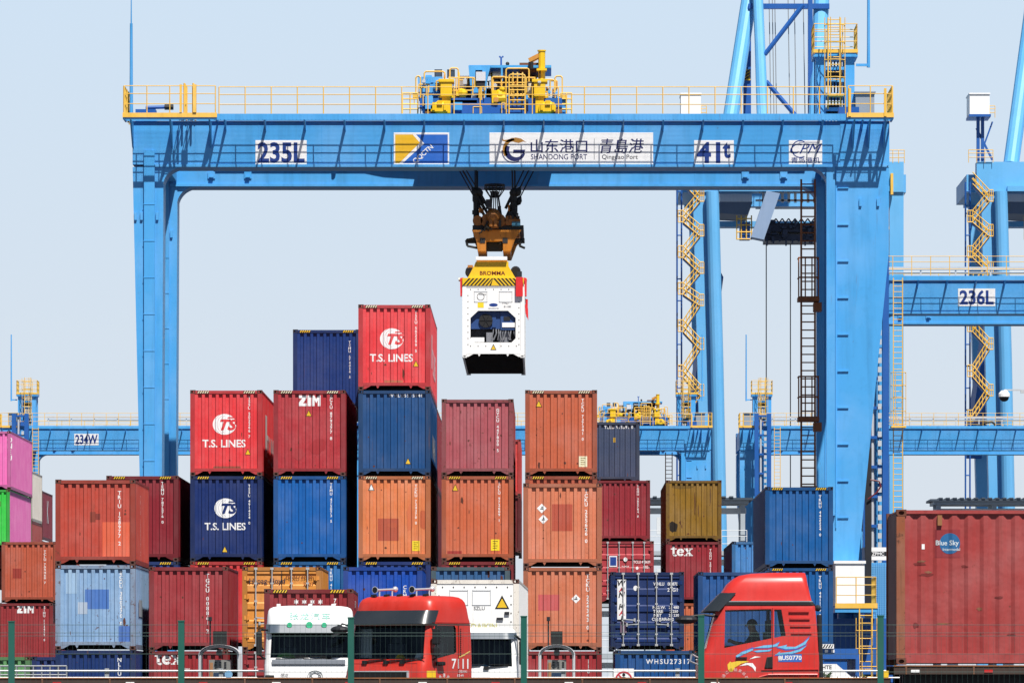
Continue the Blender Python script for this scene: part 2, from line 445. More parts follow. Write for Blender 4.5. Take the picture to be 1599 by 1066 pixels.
def zim2d(k):
    z = poly2d([(-1.02, -.5), (-.28, -.5), (-.28, -.24), (-.62, -.24), (-.28, .24), (-.28, .5), (-1.02, .5), (-1.02, .24), (-.68, .24), (-1.02, -.22)])
    i = rect2d(-.18, .12, -.5, .5)
    m = poly2d([(.22, -.5), (.48, -.5), (.48, .06), (.63, -.22), (.78, .06), (.78, -.5), (1.04, -.5), (1.04, .5), (.80, .5), (.63, .16), (.46, .5), (.22, .5)])
    return move2d(join2d(z, i, m), 0, 0, 0, k)
def decals(c, spec, h, root, wall, bodymat):
    def on(x, z, lift): return Vector((x, wy(x) - lift, z))
    def lay(name, sh, mat, lift=0.004, parent=None):
        return surface(name, sh, lambda x, y: on(x, y, lift), mat, parent or wall, BREAKS)
    U = lambda u: -W / 2 + u * W
    V = lambda v: v * h
    for d in spec:
        k = d[0]
        if k == 'T':
            o = d[5] if len(d) > 5 else {}
            sh = text2d(d[1], d[4], o.get('bold', 0.015), o.get('shear', 0), o.get('sx', 1), gap=o.get('gap', 1)) if 'zim' not in o else zim2d(d[4])
            lay('lettering', move2d(sh, U(d[2]), V(d[3])), o.get('mat', DECW))
        elif k == 'V':
            o = d[5] if len(d) > 5 else {}
            lay('container_number', move2d(stacked(d[1], d[4]), U(d[2]), V(d[3])), o.get('mat', DECW))
        elif k == 'TS':
            cx, cz, r = U(d[1]), V(d[2]), d[3]
            lay('logo', disc2d(cx, cz, r, r * 0.88, 36), DECW, 0.004)
            lay('logo', join2d(move2d(text2d('TS', r * 0.95, 0.045, 0.32, 1.12), cx + r * 0.36, cz - r * 0.04),
                               poly2d([(cx + r * 0.30, cz + r * 0.62), (cx + r * 1.02, cz + r * 0.62), (cx + r * 1.02, cz + r * 0.50), (cx + r * 0.22, cz + r * 0.50)]),
                               poly2d([(cx + r * 0.86, cz + r * 0.18), (cx + r * 1.05, cz + r * 0.18), (cx + r * 1.05, cz - r * 0.02), (cx + r * 0.86, cz - r * 0.02)]),
                               *[arc2d(cx + r * (0.12 + 0.16 * j), cz, r * (0.93 - .05 * j), r * (0.945 - .05 * j), 120, 240, 14) for j in range(3)]), bodymat, 0.0065)
            lay('lettering', move2d(text2d('T.S. LINES', r * 0.66, 0.022, 0, 0.97), cx - r * 0.04, cz - r * 1.62), DECW)
        elif k == 'TRI':
            cx, cz, r = U(d[1]), V(d[2]), d[3] if len(d) > 3 else 0.13
            lay('warning_sticker', poly2d([(cx - r * 0.8, cz - r * 0.6), (cx + r * 0.8, cz - r * 0.6), (cx, cz + r * 1.1)]), HAZ_K, 0.004)
            lay('warning_sticker', poly2d([(cx - r * 0.6, cz - r * 0.48), (cx + r * 0.6, cz - r * 0.48), (cx, cz + r * 0.85)]), d[4] if len(d) > 4 else HAZ_Y, 0.006)
        elif k == 'P':
            lay('paint_patch', rect2d(U(d[1]), U(d[2]), V(d[3]), V(d[4])), paint('patch %d %d %d' % d[5], d[5], 0.5, 0.15, 0.25, 0.1), 0.0015 + 0.0004 * spec.index(d))
        elif k == 'B':       # irregular blotch
            rb = random.Random(int(d[1] * 1000)); cx, cz = U(d[1]), V(d[2])
            lay('stain', poly2d([(cx + d[3] * (.7 + .5 * rb.random()) * math.cos(j * .449), cz + d[4] * (.7 + .5 * rb.random()) * math.sin(j * .449)) for j in range(14)]), paint('patch %d %d %d' % d[5], d[5], 0.6, 0.15, 0.25, 0.1), 0.002 + 0.0004 * spec.index(d))
        elif k == 'LBL':
            cx, cz, w_, h_ = U(d[1]), V(d[2]), d[3], d[4]
            lay('placard', rect2d(cx - w_ / 2, cx + w_ / 2, cz - h_ / 2, cz + h_ / 2), d[5] if len(d) > 5 else LABY, 0.005)
            lay('placard_print', join2d(*[rect2d(cx - w_ * 0.3, cx + w_ * 0.3 * q, cz + h_ * (0.3 - 0.2 * j), cz + h_ * (0.36 - 0.2 * j)) for j, q in enumerate((1, 0.4, 0.9, 0.6))]), flat('placard print', (120, 96, 30), 0.6), 0.007)
        elif k == 'DIA':
            cx, cz, r = U(d[1]), V(d[2]), d[3]
            lay('placard', poly2d([(cx - r, cz), (cx, cz - r), (cx + r, cz), (cx, cz + r)]), DECW, 0.005)
            lay('placard_print', join2d(poly2d([(cx - 0.02, cz + r * 0.1), (cx + 0.04, cz + r * 0.1), (cx + 0.01, cz + r * 0.5)]), rect2d(cx - 0.05, cx + 0.05, cz - 0.03, cz)), HAZ_K, 0.007)
        elif k == 'STAR':
            cx, cz, r = U(d[1]), V(d[2]), d[3]
            lay('star', poly2d([(cx + (r if j % 2 == 0 else r * 0.52) * math.cos(math.pi / 2 + j * math.pi / 6), cz + (r if j % 2 == 0 else r * 0.52) * math.sin(math.pi / 2 + j * math.pi / 6)) for j in range(12)]), DECW)
        elif k == 'HZ':
            ylift = lambda x, y: Vector((x, -0.005, y))
            for a, b in ((0.10, 0.26), (0.74, 0.90)):
                surface('hazard_marking', rect2d(U(a), U(b), h - 0.112, h - 0.03), ylift, HAZ_K, root)
                surface('hazard_marking', hazard2d(U(a), U(b), h - 0.110, h - 0.032), lambda x, y: Vector((x, -0.008, y)), d[1] if len(d) > 1 else HAZ_Y, root)
        elif k == 'S':       # lettering on the right-hand side wall
            txt, y, v, sz = d[1:5]; o = d[5] if len(d) > 5 else {}
            sh = stacked(txt, sz) if o.get('stack') else text2d(txt, sz, 0.02)
            surface('side_lettering', move2d(sh, y, V(v)), lambda a, b: Vector((W / 2 + 0.006, a, b)), DECW, root)
        elif k == 'SP':
            surface('paint_patch', rect2d(d[1], d[2], V(d[3]), V(d[4])), lambda a, b: Vector((W / 2 + 0.003, a, b)), DECW if d[5] == 'w' else paint('patch %d %d %d' % d[5], d[5]), root)

def door_leaf(h, s, bands):
    """s=-1 left, +1 right; horizontal swages"""
    x0, x1 = sorted((s * 0.012, s * 1.06)); z0, z1 = 0.27, h - 0.13
    m = MB(); prof = [(z0, 0.02)]
    n = bands; hh = (z1 - z0) / n
    for k in range(n):
        a = z0 + k * hh
        prof += [(a + hh * 0.16, 0.02), (a + hh * 0.24, 0.058), (a + hh * 0.76, 0.058), (a + hh * 0.84, 0.02)]
    prof.append((z1, 0.02))
    q = len(prof)
    m.add([(x0, y, z) for z, y in prof] + [(x1, y, z) for z, y in prof], [(i, i + 1, q + i + 1, q + i) for i in range(q - 1)])
    return m
def doors(h, root, mat, bands=4):
    for s in (-1, 1):
        leaf = door_leaf(h, s, bands).build('door', mat, root)
        for xr in (0.30, 0.80):
            m = MB(); x = s * xr
            m.tube((x, -0.035, 0.14), (x, -0.035, h - 0.04), 0.019, 8)
            for z in (0.13, h - 0.10): m.box(x - 0.05, x + 0.05, -0.05, -0.002, z, z + 0.07)
            for z in (0.5, 0.95, 1.5, 2.05): m.box(x - 0.045, x + 0.045, -0.05, 0.018, z, z + 0.05)
            m.build('lock_rod', ROD_M, leaf)
            m = MB(); z = 0.86 if xr < 0.5 else 1.02; d = s * (0.38 if xr < 0.5 else -0.38)
            m.bar((x, -0.062, z), (x + d, -0.062, z - 0.03), 0.02, 0.035); m.box(x + d - 0.03, x + d + 0.03, -0.07, 0.018, z - 0.08, z + 0.03)
            m.build('handle', ROD_M, leaf)
        for z in (0.4, 0.95, 1.6, h - 0.42):
            m = MB().box(*sorted((s * 1.0, s * 1.16)), -0.012, 0.016, z, z + 0.12); m.tube((s * 1.07, -0.02, z - 0.02), (s * 1.07, -0.02, z + 0.14), 0.022, 6)
            m.build('hinge', mat, leaf)
    MB().box(-0.011, 0.011, 0.012, 0.05, 0.27, h - 0.13).build('door_gasket', BLACK, root)

N_CONT = 0
def container(left, s=None, Y=None, z0=0.0, h=2.591, L=6.058, rgb=(150, 50, 50), label='', spec=(), front='wall', rust=0.25,
              dirt=0.42, cast=0, side_rgb=None, rz=0.0, group='containers stacked in the yard', frame_rgb=None, fade=0.24, bump=0.35, loc=None):
    """left: pixel column of the front face's left edge in the photograph at depth Y"""
    global CAST
    if CAST is None: CAST = [casting_mesh(m) for m in CAST_M]
    if loc is None:
        Y = Y or F / s
        loc = (X(left, Y) + W / 2, Y, z0)
    root = thing('shipping_container', label, 'container', loc, rz, group)
    nm = 'container paint %d %d %d' % rgb
    rust = min(1.0, rust + 0.08); dirt = dirt * 1.25
    mat = paint(nm, rgb, 0.5, fade, dirt, rust, bump=bump)
    smat = mat if side_rgb is None else paint('container paint %d %d %d' % side_rgb, side_rgb, 0.5, fade, dirt, rust, bump=bump)
    frame_rgb = frame_rgb or tuple(int(c * .80) for c in rgb)
    fmat = paint('container paint %d %d %d' % frame_rgb, frame_rgb, 0.55, fade, dirt, min(1, rust * 1.8))
    frame_mb(h, L).build('frame', fmat, root)
    for a in (-1, 1): side_wall(h, L, a).build('side_wall', smat, root)
    MB().box(-1.15, 1.15, 0.1, L - 0.1, h - 0.05, h - 0.02).build('roof', smat, root)
    MB().box(-1.15, 1.15, 0.06, L - 0.06, 0.15, 0.19).box(-1.0, 1.0, 0.6, 0.7, 0.02, 0.15).build('underframe', FLOOR_M, root)
    bk = MB().box(-1.07, 1.07, L - 0.07, L - 0.04, 0.24, h - 0.118)
    bk.build('end_wall', smat, root)
    for a in (-1, 1):
        for b in (0, 1):
            for zz in (0, h - 0.118):
                obj('corner_casting', CAST[cast], root, (a * (W / 2 - 0.087), b * L, zz), math.pi * b)
    wall = None
    if front == 'wall':
        wall = end_wall(h).build('end_wall', mat, root)
        decals(None, spec, h, root, wall, mat)
        rs = random.Random(label); sc = []
        for j in range(int(rust * 26)):
            cx, cz, r = rs.uniform(-1.0, 1.0), .3 + (h - .5) * rs.random() ** 1.4, .012 + .035 * rs.random() ** 2
            st = 1 + 3 * (rs.random() < .3)
            sc.append(poly2d([(cx + r * (.6 + .7 * rs.random()) * math.cos(q * .7), cz + r * st * (.6 + .7 * rs.random()) * math.sin(q * .7)) for q in range(9)]))
        if sc: surface('rust_marks', join2d(*sc), lambda x, y: Vector((x, wy(x) - .0012, y)), paint('rust mark brown', (96, 50, 36), .8, .3, .3), wall, BREAKS)
    elif front == 'door':
        doors(h, root, mat)
        for d in spec:
            if d[0] == 'HZ':
                decals(None, [d], h, root, root, mat)
                continue
            U = -W / 2 + d[2] * W if d[0] == 'T' else 0
            if d[0] == 'T':
                o = d[5] if len(d) > 5 else {}
                surface('lettering', text2d(d[1], d[4], o.get('bold', 0.015), o.get('shear', 0), o.get('sx', 1)), onface(U, 0.014, d[3] * h), o.get('mat', DECW), root)
            elif d[0] == 'P':
                surface('placard', rect2d((d[1] - .5) * W, (d[2] - .5) * W, d[3] * h, d[4] * h), lambda x, y: Vector((x, 0.016 - (d[6] if len(d) > 6 else 0), y)), paint('patch %d %d %d' % d[5], d[5]), root)
            elif d[0] == 'C':
                surface('vent_sticker', disc2d((d[1] - .5) * W, d[2] * h, d[3], d[3] * 1.15), onface(0, 0.015, 0), DECW, root)
            elif d[0] == 'VT':   # one letter per row on a placard
                for j, (ch, mt) in enumerate(d[5]):
                    surface('lettering', text2d(ch, d[4], 0.03, 0.2), onface((d[1] - .5) * W, 0.010, d[2] * h - j * d[3]), mt, root)
    return root

def reefer(loc, label, detail, rz=0.0, L=12.19, h=2.896, group=None):
    global CAST
    root = thing('refrigerated_container', label, 'container', loc, rz, group)
    wm = paint('reefer white', (250, 250, 248), 0.42, 0.05, 0.12, 0.06 if detail else 0.2, k=0.84)
    frame_mb(h, L).build('frame', wm if detail else paint('rust streaked white', (236, 230, 220), 0.5, 0.1, 0.3, 0.75), root)
    for a in (-1, 1): side_wall(h, L, a).build('side_wall', wm, root)
    MB().box(-1.15, 1.15, 0.1, L - 0.1, h - 0.05, h - 0.02).build('roof', wm, root)
    um = MB().box(-1.15, 1.15, 0.06, L - 0.06, 0.15, 0.19)
    for k in range(22): um.box(-1.14, 1.14, 0.5 + k * 0.53, 0.58 + k * 0.53, 0.03, 0.149)
    um.build('underframe', FLOOR_M, root)
    MB().box(-1.07, 1.07, L - 0.07, L - 0.04, 0.24, h - 0.118).build('end_wall', wm, root)
    for a in (-1, 1):
        for b in (0, 1):
            for zz in (0, h - 0.118):
                o_ = obj('corner_casting', CW if detail else CAST[0], root, (a * (W / 2 - 0.087), b * L, zz), math.pi * b)
    P = MB()                                       # front panel with the machinery opening left out
    oz0, oz1, ox0, ox1 = (0.60, 1.84, -0.90, 0.87) if detail else (0.35, 1.5, -0.85, 0.85)
    P.box(-1.07, 1.07, 0.02, 0.06, oz1, h - 0.12).box(-1.07, 1.07, 0.02, 0.06, 0.24, oz0)
    P.box(-1.07, ox0, 0.02, 0.06, oz0, oz1).box(ox1, 1.07, 0.02, 0.06, oz0, oz1)
    for sx, xx in ((1, ox0), (-1, ox1)):
        P.prism([(xx, oz1), (xx + sx * 0.30, oz1), (xx, oz1 - 0.28)], 'y', 0.022, 0.058)
        P.prism([(xx, oz0), (xx + sx * 0.16, oz0), (xx, oz0 + 0.16)], 'y', 0.022, 0.058)
    pan = P.build('end_wall', wm, root)
    rv = MB()
    for k in range(7):
        x = -0.9 + k * 0.3
        rv.box(x - 0.016, x + 0.016, 0.012, 0.022, h - 0.24, h - 0.20).box(x - 0.016, x + 0.016, 0.012, 0.022, 0.44, 0.475)
    for k in range(9):
        z = 0.5 + k * 0.24
        for x in (-1.0, 1.0): rv.box(x - 0.016, x + 0.016, 0.012, 0.022, z, z + 0.035)
    rv.build('fastener', DARK, pan)
    hb = MB()
    for cx in ((-0.5, 0.48) if detail else (-0.45, 0.18)):
        w2, z0, z1 = 0.26, h - 0.72, h - 0.30
        for q in ((cx - w2, cx + w2, z0, z0 + 0.02), (cx - w2, cx + w2, z1 - 0.02, z1), (cx - w2, cx - w2 + 0.02, z0, z1), (cx + w2 - 0.02, cx + w2, z0, z1)):
            hb.box(q[0], q[1], 0.008, 0.021, q[2], q[3])
    hb.build('access_hatch', LGREY, pan)
    if detail:
        un = MB().box(ox0, ox1, 0.5, 0.6, oz0, oz1)
        un.build('machinery_bay', DARK, root)
        bl = flat('reefer unit blue', (44, 78, 136), 0.45)
        un = MB().box(ox0 + 0.02, 0.28, 0.20, 0.48, 1.14, oz1 - 0.02).box(0.28, ox1 - 0.02, 0.14, 0.48, 1.10, oz1 - 0.02).box(-0.05, 0.1, 0.16, 0.2, 1.2, 1.7)
        u_ = un.build('cooling_unit', bl, root)
        m = MB().tube((-0.30, 0.20, 1.46), (-0.30, 0.12, 1.46), 0.27, 20); m.build('fan', BLACK, u_)
        m = MB()
        for a in range(6):
            m.bar((-0.30, 0.115, 1.46), (-0.30 + 0.25 * math.cos(a * 1.047), 0.115, 1.46 + 0.25 * math.sin(a * 1.047)), 0.03, 0.01)
        m.build('fan_guard', DARK, u_)
        MB().box(0.34, 0.84, 0.11, 0.14, 1.20, 1.38).build('label_plate', WHITE, u_)
        MB().box(0.40, 0.66, 0.12, 0.14, 1.46, 1.62).build('controller_display', DARK, u_)
        MB().box(-0.88, -0.36, 0.1, 0.3, 0.62, 0.80).build('battery_box', WHITE, u_)
        m = MB()
        for k in range(9):
            x = 0.0 + k * 0.1
            m.path([(x, 0.2, 1.13), (x + random.uniform(-.05, .05), 0.18, 0.95), (x + random.uniform(-.12, .12), 0.2, 0.7)], 0.02 + 0.012 * (k % 2), 6)
        m.box(-0.28, -0.02, 0.2, 0.4, 0.62, 1.0).box(0.2, 0.6, 0.3, 0.45, 0.62, 1.08)
        m.build('pipework', flat('grey pipework', (150, 152, 158), 0.4, 0.3), u_)
        surface('warning_sticker', poly2d([(-0.12, 0.30), (0.12, 0.30), (0, 0.54)]), onface(0, 0.014, 0), HAZ_K, pan)
        surface('warning_sticker', poly2d([(-0.085, 0.32), (0.085, 0.32), (0, 0.49)]), onface(0, 0.011, 0), HAZ_Y, pan)
        surface('placard', rect2d(-0.62, -0.38, 1.96, 2.16), onface(0, 0.015, 0), LABY, pan)
        surface('logo', disc2d(0.0, 2.07, 0.17, 0.065), onface(0, 0.015, 0), INK, pan)
        surface('lettering', join2d(move2d(text2d('REFRIGERATED', 0.045, 0.01), 0, 1.93), move2d(text2d('TTNU', 0.07, .01), 0.46, 2.13), move2d(text2d('811083', 0.07, .01), 0.55, 2.0)), onface(0, 0.015, 0), flat('grey lettering', (110, 112, 118)), pan)
        surface('drawn_mark', join2d(arc2d(-0.5, h - 0.5, 0.13, 0.145, 0, 360), rect2d(-0.56, -0.28, h - 0.42, h - 0.405)), onface(0, 0.006, 0), DARK, pan)
    else:
        surface('warning_sticker', poly2d([(0.55, h - 0.82), (0.95, h - 0.82), (0.75, h - 0.44)]), onface(0, 0.014, 0), HAZ_K, pan)
        surface('warning_sticker', poly2d([(0.61, h - 0.785), (0.89, h - 0.785), (0.75, h - 0.53)]), onface(0, 0.011, 0), HAZ_Y, pan)
        surface('lettering', move2d(text2d('SZLU', 0.1, 0.01), 0.12, h - 0.8), onface(0, 0.014, 0), flat('grey lettering', (110, 112, 118)), pan)
        surface('lettering', move2d(text2d('DAIKIN', 0.16, 0.02), 0.25, h - 1.3), onface(0, 0.014, 0), paint('faded yellow lettering', (226, 222, 160)), pan)
        MB().box(ox0, ox1, 0.4, 0.5, oz0, oz1).build('machinery_bay', DARK, root)
        MB().box(0.82, 0.95, -0.03, 0.02, h - 0.98, h - 0.90).box(0.6, 0.78, -0.03, 0.02, h - 1.12, h - 1.06).build('plug', DARK, pan)
    return root
CW = casting_mesh(paint('casting white', (238, 238, 236), 0.5, 0.05, 0.2, 0.1))

HC = 2.896
YA, YB, YC = 197.4, 180.0, 255.8
PA = 0.08
W20 = dict(L=6.058)
def A(left, n, rgb, label, spec, h=HC, **kw):
    return container(left, Y=YA, z0=PA + n * HC, h=h, L=12.19, rgb=rgb, label=label, spec=list(spec), **kw)
def B(left, n, rgb, label, spec, **kw):
    return container(left, Y=kw.pop('Y', YB), z0=0.1 + n * 2.591, rgb=rgb, label=label, spec=list(spec), **kw)
TSR, TSB = (228, 60, 66), (14, 44, 108)
HZ = ('HZ',); HZW = ('HZ', flat('hazard cream', (240, 225, 190)))
# ---- row A: the high stacks in the middle
A(297, 3, TSR, 'bright red container with white round logo, topmost of its stack, left of ZIM',
  [('TS', .475, .60, .40), ('V', 'TSSU 502266 7', .82, .93, .115), ('TRI', .80, .27), HZW, ('P', .32, .70, .085, .11, (150, 80, 62)),
   ('S', 'T.S. LINES', 6.2, .36, 1.0), ('SP', 2.2, 3.4, .25, .75, 'w')], rust=.05, dirt=.28)
A(297, 2, TSB, 'navy container with white round logo, below a bright red container',
  [('TS', .49, .62, .38), ('V', 'TSSU 491434 0', .82, .90, .11), ('TRI', .48, .13), HZ], cast=1, rust=.05, dirt=.2)
A(297, 1, (214, 44, 46), 'red container showing only its striped top edge beneath the navy container with the round logo', [HZ], rust=.1)
A(427, 3, (182, 52, 60), 'dark red container lettered ZIM on the top of its stack with a yellow triangle',
  [('T', 'ZIM', .50, .875, .36, dict(zim=1)), ('TRI', .49, .72), ('V', 'ZCSU 879377 8', .80, .95, .125), HZW,
   ('P', .94, .97, .13, .15, (236, 226, 196)), ('B', .62, .35, .3, .28, (172, 50, 56)), ('B', .35, .25, .2, .2, (176, 54, 60))], rust=.2, dirt=.4, bump=.6)
A(427, 2, (14, 98, 178), 'plain mid blue container with striped top corners directly below the topmost ZIM container',
  [('V', 'TEMU 475073 5', .80, .92, .11), HZ], cast=1, rust=.05, dirt=.25)
A(427, 1, (18, 108, 178), 'blue container strip showing right of the yellow orange container with doors',
  [('V', 'TRHU 414', .80, .92, .11), HZ], cast=1, rust=.05)
A(559.5, 4, (230, 66, 72), 'topmost bright red container with a white round shipping logo, highest of all the stacks',
  [('TS', .465, .60, .40), ('V', 'TSSU 502299 5', .80, .93, .115), ('TRI', .80, .30), HZW, ('P', .36, .62, .085, .115, (190, 110, 84)),
   ('S', 'T.S. LINES', 6.2, .40, 0.9), ('SP', 2.2, 3.2, .3, .7, 'w')], rust=.14, dirt=.3)
A(559.5, 3, (22, 78, 136), 'dark blue container with white number along its top, under the highest red container',
  [('T', 'WHLU5535840', .66, .935, .11, dict(gap=1.25, bold=.015)), ('TRI', .69, .16), ('P', .45, .8, .955, .962, (40, 70, 130)),
   ('S', 'WAN HAI', 6, .4, .8)], cast=1, rust=.12, dirt=.35)
A(559.5, 2, (226, 132, 82), 'light orange container with a darker square patch and yellow placard, under the dark blue container',
  [('TRI', .18, .855, .14, DECW), ('V', 'TCKU 724370 0', .80, .90, .11), ('P', .27, .56, .24, .50, (186, 88, 62)), ('LBL', .80, .18, .25, .34),
   ('B', .72, .5, .13, .5, (214, 116, 72)), ('B', .90, .48, .13, .36, (200, 102, 66)), ('B', .47, .42, .2, .1, (192, 94, 64)), HZW], rust=.2, dirt=.3)
A(559.5, 1, (30, 62, 138), 'navy container with striped top under the light orange one, behind royal blue', [HZ], cast=1, rust=.1)
A(689.5, 3, (176, 88, 96), 'dusty mauve container spotted with rust on top of the third high stack',
  [('V', 'GVCU 447800 5', .78, .88, .12), ('P', .6, .9, .08, .1, (150, 70, 78))], h=2.591, rust=.42, dirt=.35, cast=0)
A(689.5, 2, (208, 108, 72), 'orange container with a yellow placard and yellow triangle, under the dusty mauve container',
  [('TRI', .19, .85, .14), ('V', 'TCLU 972609 1', .80, .93, .11), ('LBL', .745, .19, .29, .38), ('P', .08, .28, .06, .12, (168, 60, 52)), HZ], rust=.25, dirt=.3)
A(689.5, 1, (150, 44, 52), 'dark red container beneath the orange one with a placard, behind the teal blue container', [HZ], rust=.1)
A(820, 3, (200, 102, 70), 'orange brown container with a cream placard, on top of the rightmost high stack',
  [('TRI', .19, .83, .14), ('V', 'TCKU 737341 0', .80, .90, .115), ('LBL', .805, .165, .28, .36, flat('cream placard', (244, 236, 200))), HZW], rust=.2, dirt=.3)
A(820, 2, (186, 88, 60), 'orange brown container wedged beneath the topmost one and hidden by the nearer orange pair', [HZ], rust=.2)
A(166, 2, (140, 34, 46), 'deep red container with striped top corners standing left of the two logo containers',
  [('V', 'TEMU 787576 0', .78, .93, .115), HZ, ('P', .3, .36, .6, .75, (132, 32, 44))], rust=.05, dirt=.25)
A(166, 1, (26, 60, 132), 'blue container seen as a thin striped top edge under the deep red container', [HZ], cast=1)
# ---- row behind A
Y2 = 210.6
container(457.4, Y=Y2, z0=PA + 4 * HC, h=HC, L=12.19, rgb=(16, 54, 122), cast=1, rust=.04, dirt=.2,
          label='plain navy blue container standing behind the ZIM one and left of the topmost red one',
          spec=[('V', 'TEMU 674834 5', .84, .86, .11), HZ])
xb = (559.5 - VX) * YA / Y2 + VX
container(xb, Y=Y2, z0=PA + 3 * HC, h=HC, L=12.19, rgb=(156, 46, 52), rust=.1, label='dark red container with yellow stickers seen as a sliver left of the mauve container', spec=[('TRI', .955, .83, .1), ('P', .93, .98, .37, .53, (236, 200, 30))])
container(xb, Y=Y2, z0=PA + 2 * HC, h=HC, L=12.19, rgb=(112, 28, 36), rust=.1, label='maroon sliver of a container left of the orange one with yellow placard and triangle', spec=[])
container(xb, Y=Y2, z0=PA + 1 * HC, h=HC, L=12.19, rgb=(176, 48, 50), rust=.1, label='red sliver of a container low between the two orange containers', spec=[])
for n, rgb, lb in ((4, (214, 64, 60), 'bright red container showing through the gap between mauve and orange brown containers'), (3, (110, 30, 34), 'shaded dark red container low in the gap left of the near orange pair')):
    container(739, Y=298, z0=PA + n * HC, h=HC, L=12.19, rgb=rgb, rust=.1, label=lb, spec=[('V', 'TRHU 35027', .80, .9, .12)])
# ---- row B: the nearer row
B(86.4, 2, (192, 74, 58), 'rust red container with a lighter square repaint at its lower right corner',
  [('V', 'TRIU 128977 2', .80, .87, .135), ('P', .585, .985, .09, .50, (224, 104, 74)), ('P', .43, .50, .5, .62, (150, 70, 56)), ('P', .5, .56, .53, .6, (140, 62, 54)), ('S', 'TRIU 128977 2', 2.2, .84, .15, dict(stack=1))],
  rust=.22, dirt=.35, Y=177.5)
B(86.4, 1, (138, 174, 212), 'pale blue weathered container with darker blue square patches and rusty edges',
  [('V', 'BCDU 300270 0', .82, .93, .135), ('P', .37, .67, .48, .71, (80, 124, 196)), ('P', .79, .97, .06, .28, (74, 116, 190)), ('P', .13, .27, .66, .94, (158, 190, 220)), ('P', .28, .40, .42, .56, (176, 192, 212)), ('SP', 1.5, 3, .4, .6, (180, 196, 206))],
  frame_rgb=(130, 150, 176), rust=.42, dirt=.35, Y=177.5)
B(86.4, 0, (14, 50, 112), 'navy container at the foot of the stack below the pale blue container', [('V', 'NLLU 2430', .80, .91, .14)], cast=1, Y=177.5)
B(232.7, 1, (164, 54, 60), 'dark red container with tall white number, left of the yellow orange door container',
  [('V', 'TGCU 008861 2', .74, .92, .15)], rust=.14, dirt=.35)
TEXO = dict(bold=.0155, sx=1.05)
def tex2d(k=1.0):
    """serif letters t e x, drawn as shapes"""
    t = join2d(rect2d(.05, .15, .04, .46), rect2d(-.03, .049, .29, .34), rect2d(.151, .24, .29, .34), arc2d(.17, .08, .03, .11, 180, 330, 8))
    e = join2d(arc2d(.42, .16, .075, .175, 15, 325, 24), rect2d(.34, .56, .145, .195))
    x = join2d(poly2d([(.62, .30), (.75, .30), (.96, .03), (.83, .03)]), poly2d([(.87, .30), (.93, .30), (.80, .15), (.76, .19)]), poly2d([(.64, .03), (.70, .03), (.79, .13), (.75, .17)]), rect2d(.59, .77, .301, .34), rect2d(.83, .98, .301, .34), rect2d(.58, .74, -.01, .029), rect2d(.80, .99, -.01, .029))
    return move2d(join2d(t, e, x), 0, 0, 0, k)
r_ = B(232.7, 0, (158, 44, 50), 'dark red container with serif lettering at the foot of the stack behind the left kiosk', [('T', '22G1', .48, .78, .06)])
surface('lettering', move2d(tex2d(0.82), -1.02, 2.17), lambda x, y: Vector((x, wy(x) - .004, y)), DECW, r_, BREAKS)
HLN = flat('brown lettering', (120, 60, 30))
B(378.3, 1, (226, 148, 62), 'yellow orange container with lock rods on its doors, between dark red containers',
  [('T', 'Hapag-Lloyd', .315, .82, .21, dict(mat=flat('near black blue lettering', (30, 34, 60)), bold=.015)), ('T', 'HLXU', .64, .88, .12, dict(mat=HLN)), ('T', '334851', .83, .88, .12, dict(mat=HLN, sx=.9)), ('T', '2207', .84, .79, .12, dict(mat=HLN))],
  front='door', rust=.2, dirt=.3)
B(378.3, 0, (160, 48, 54), 'dark red container with lock rods under the yellow orange one', [], front='door', rust=.2)
B(524, 0, (40, 74, 150), 'dull blue container on the ground behind the two trucks', [], cast=1)
B(536, 1, (14, 76, 178), 'bright royal blue container just behind the red truck with roof horns', [('V', 'CRMT', .78, .78, .13), ], cast=1, rust=.08, dirt=.2)
B(673, 1, (52, 98, 148), 'teal blue container with its upper ribs showing over the white refrigerated container', [('V', 'M 42', .80, .84, .13)], rust=.3, cast=0, frame_rgb=(70, 90, 100))
B(817, 2, (216, 128, 94), 'salmon orange container with two white diamonds and a darker square patch',
  [('DIA', .235, .70, .15), ('DIA', .255, .57, .15), ('P', .365, .625, .43, .75, (186, 84, 62)), ('V', 'TCKU 255626 0', .80, .93, .135), ('P', 0.0, .06, .1, .3, (180, 84, 66))], rust=.16, dirt=.3, Y=180.5)
B(817, 1, (212, 124, 90), 'salmon orange container with a faded pink patch, below the one with white diamonds',
  [('P', .19, .46, .48, .67, (206, 96, 96)), ('DIA', .67, .62, .14), ('V', 'TCKU 224343 0', .82, .92, .14)], rust=.2, dirt=.32, Y=180.5)
B(817, 0, (168, 48, 54), 'dark red container at the foot of the salmon orange stack behind the right kiosk', [('V', '110 40', .83, .9, .15), ('T', '22G1', .7, .6, .07)], rust=.12, Y=180.5)
B(960.6, 0, (14, 80, 146), 'blue container with white number along its top under the double door container',
  [('T', 'WHSU2731757', .72, .865, .15, dict(gap=1.3, bold=.015)), ('T', '22G1', .35, .43, .06)], cast=1, rust=.15, Y=178.4)
RED_L = flat('red lettering', (206, 40, 60)); BLK_L = flat('black lettering', (30, 30, 34))
WHN = [('W', BLK_L), ('A', RED_L), ('N', BLK_L), (' ', BLK_L), ('H', BLK_L), ('A', RED_L), ('I', BLK_L)]
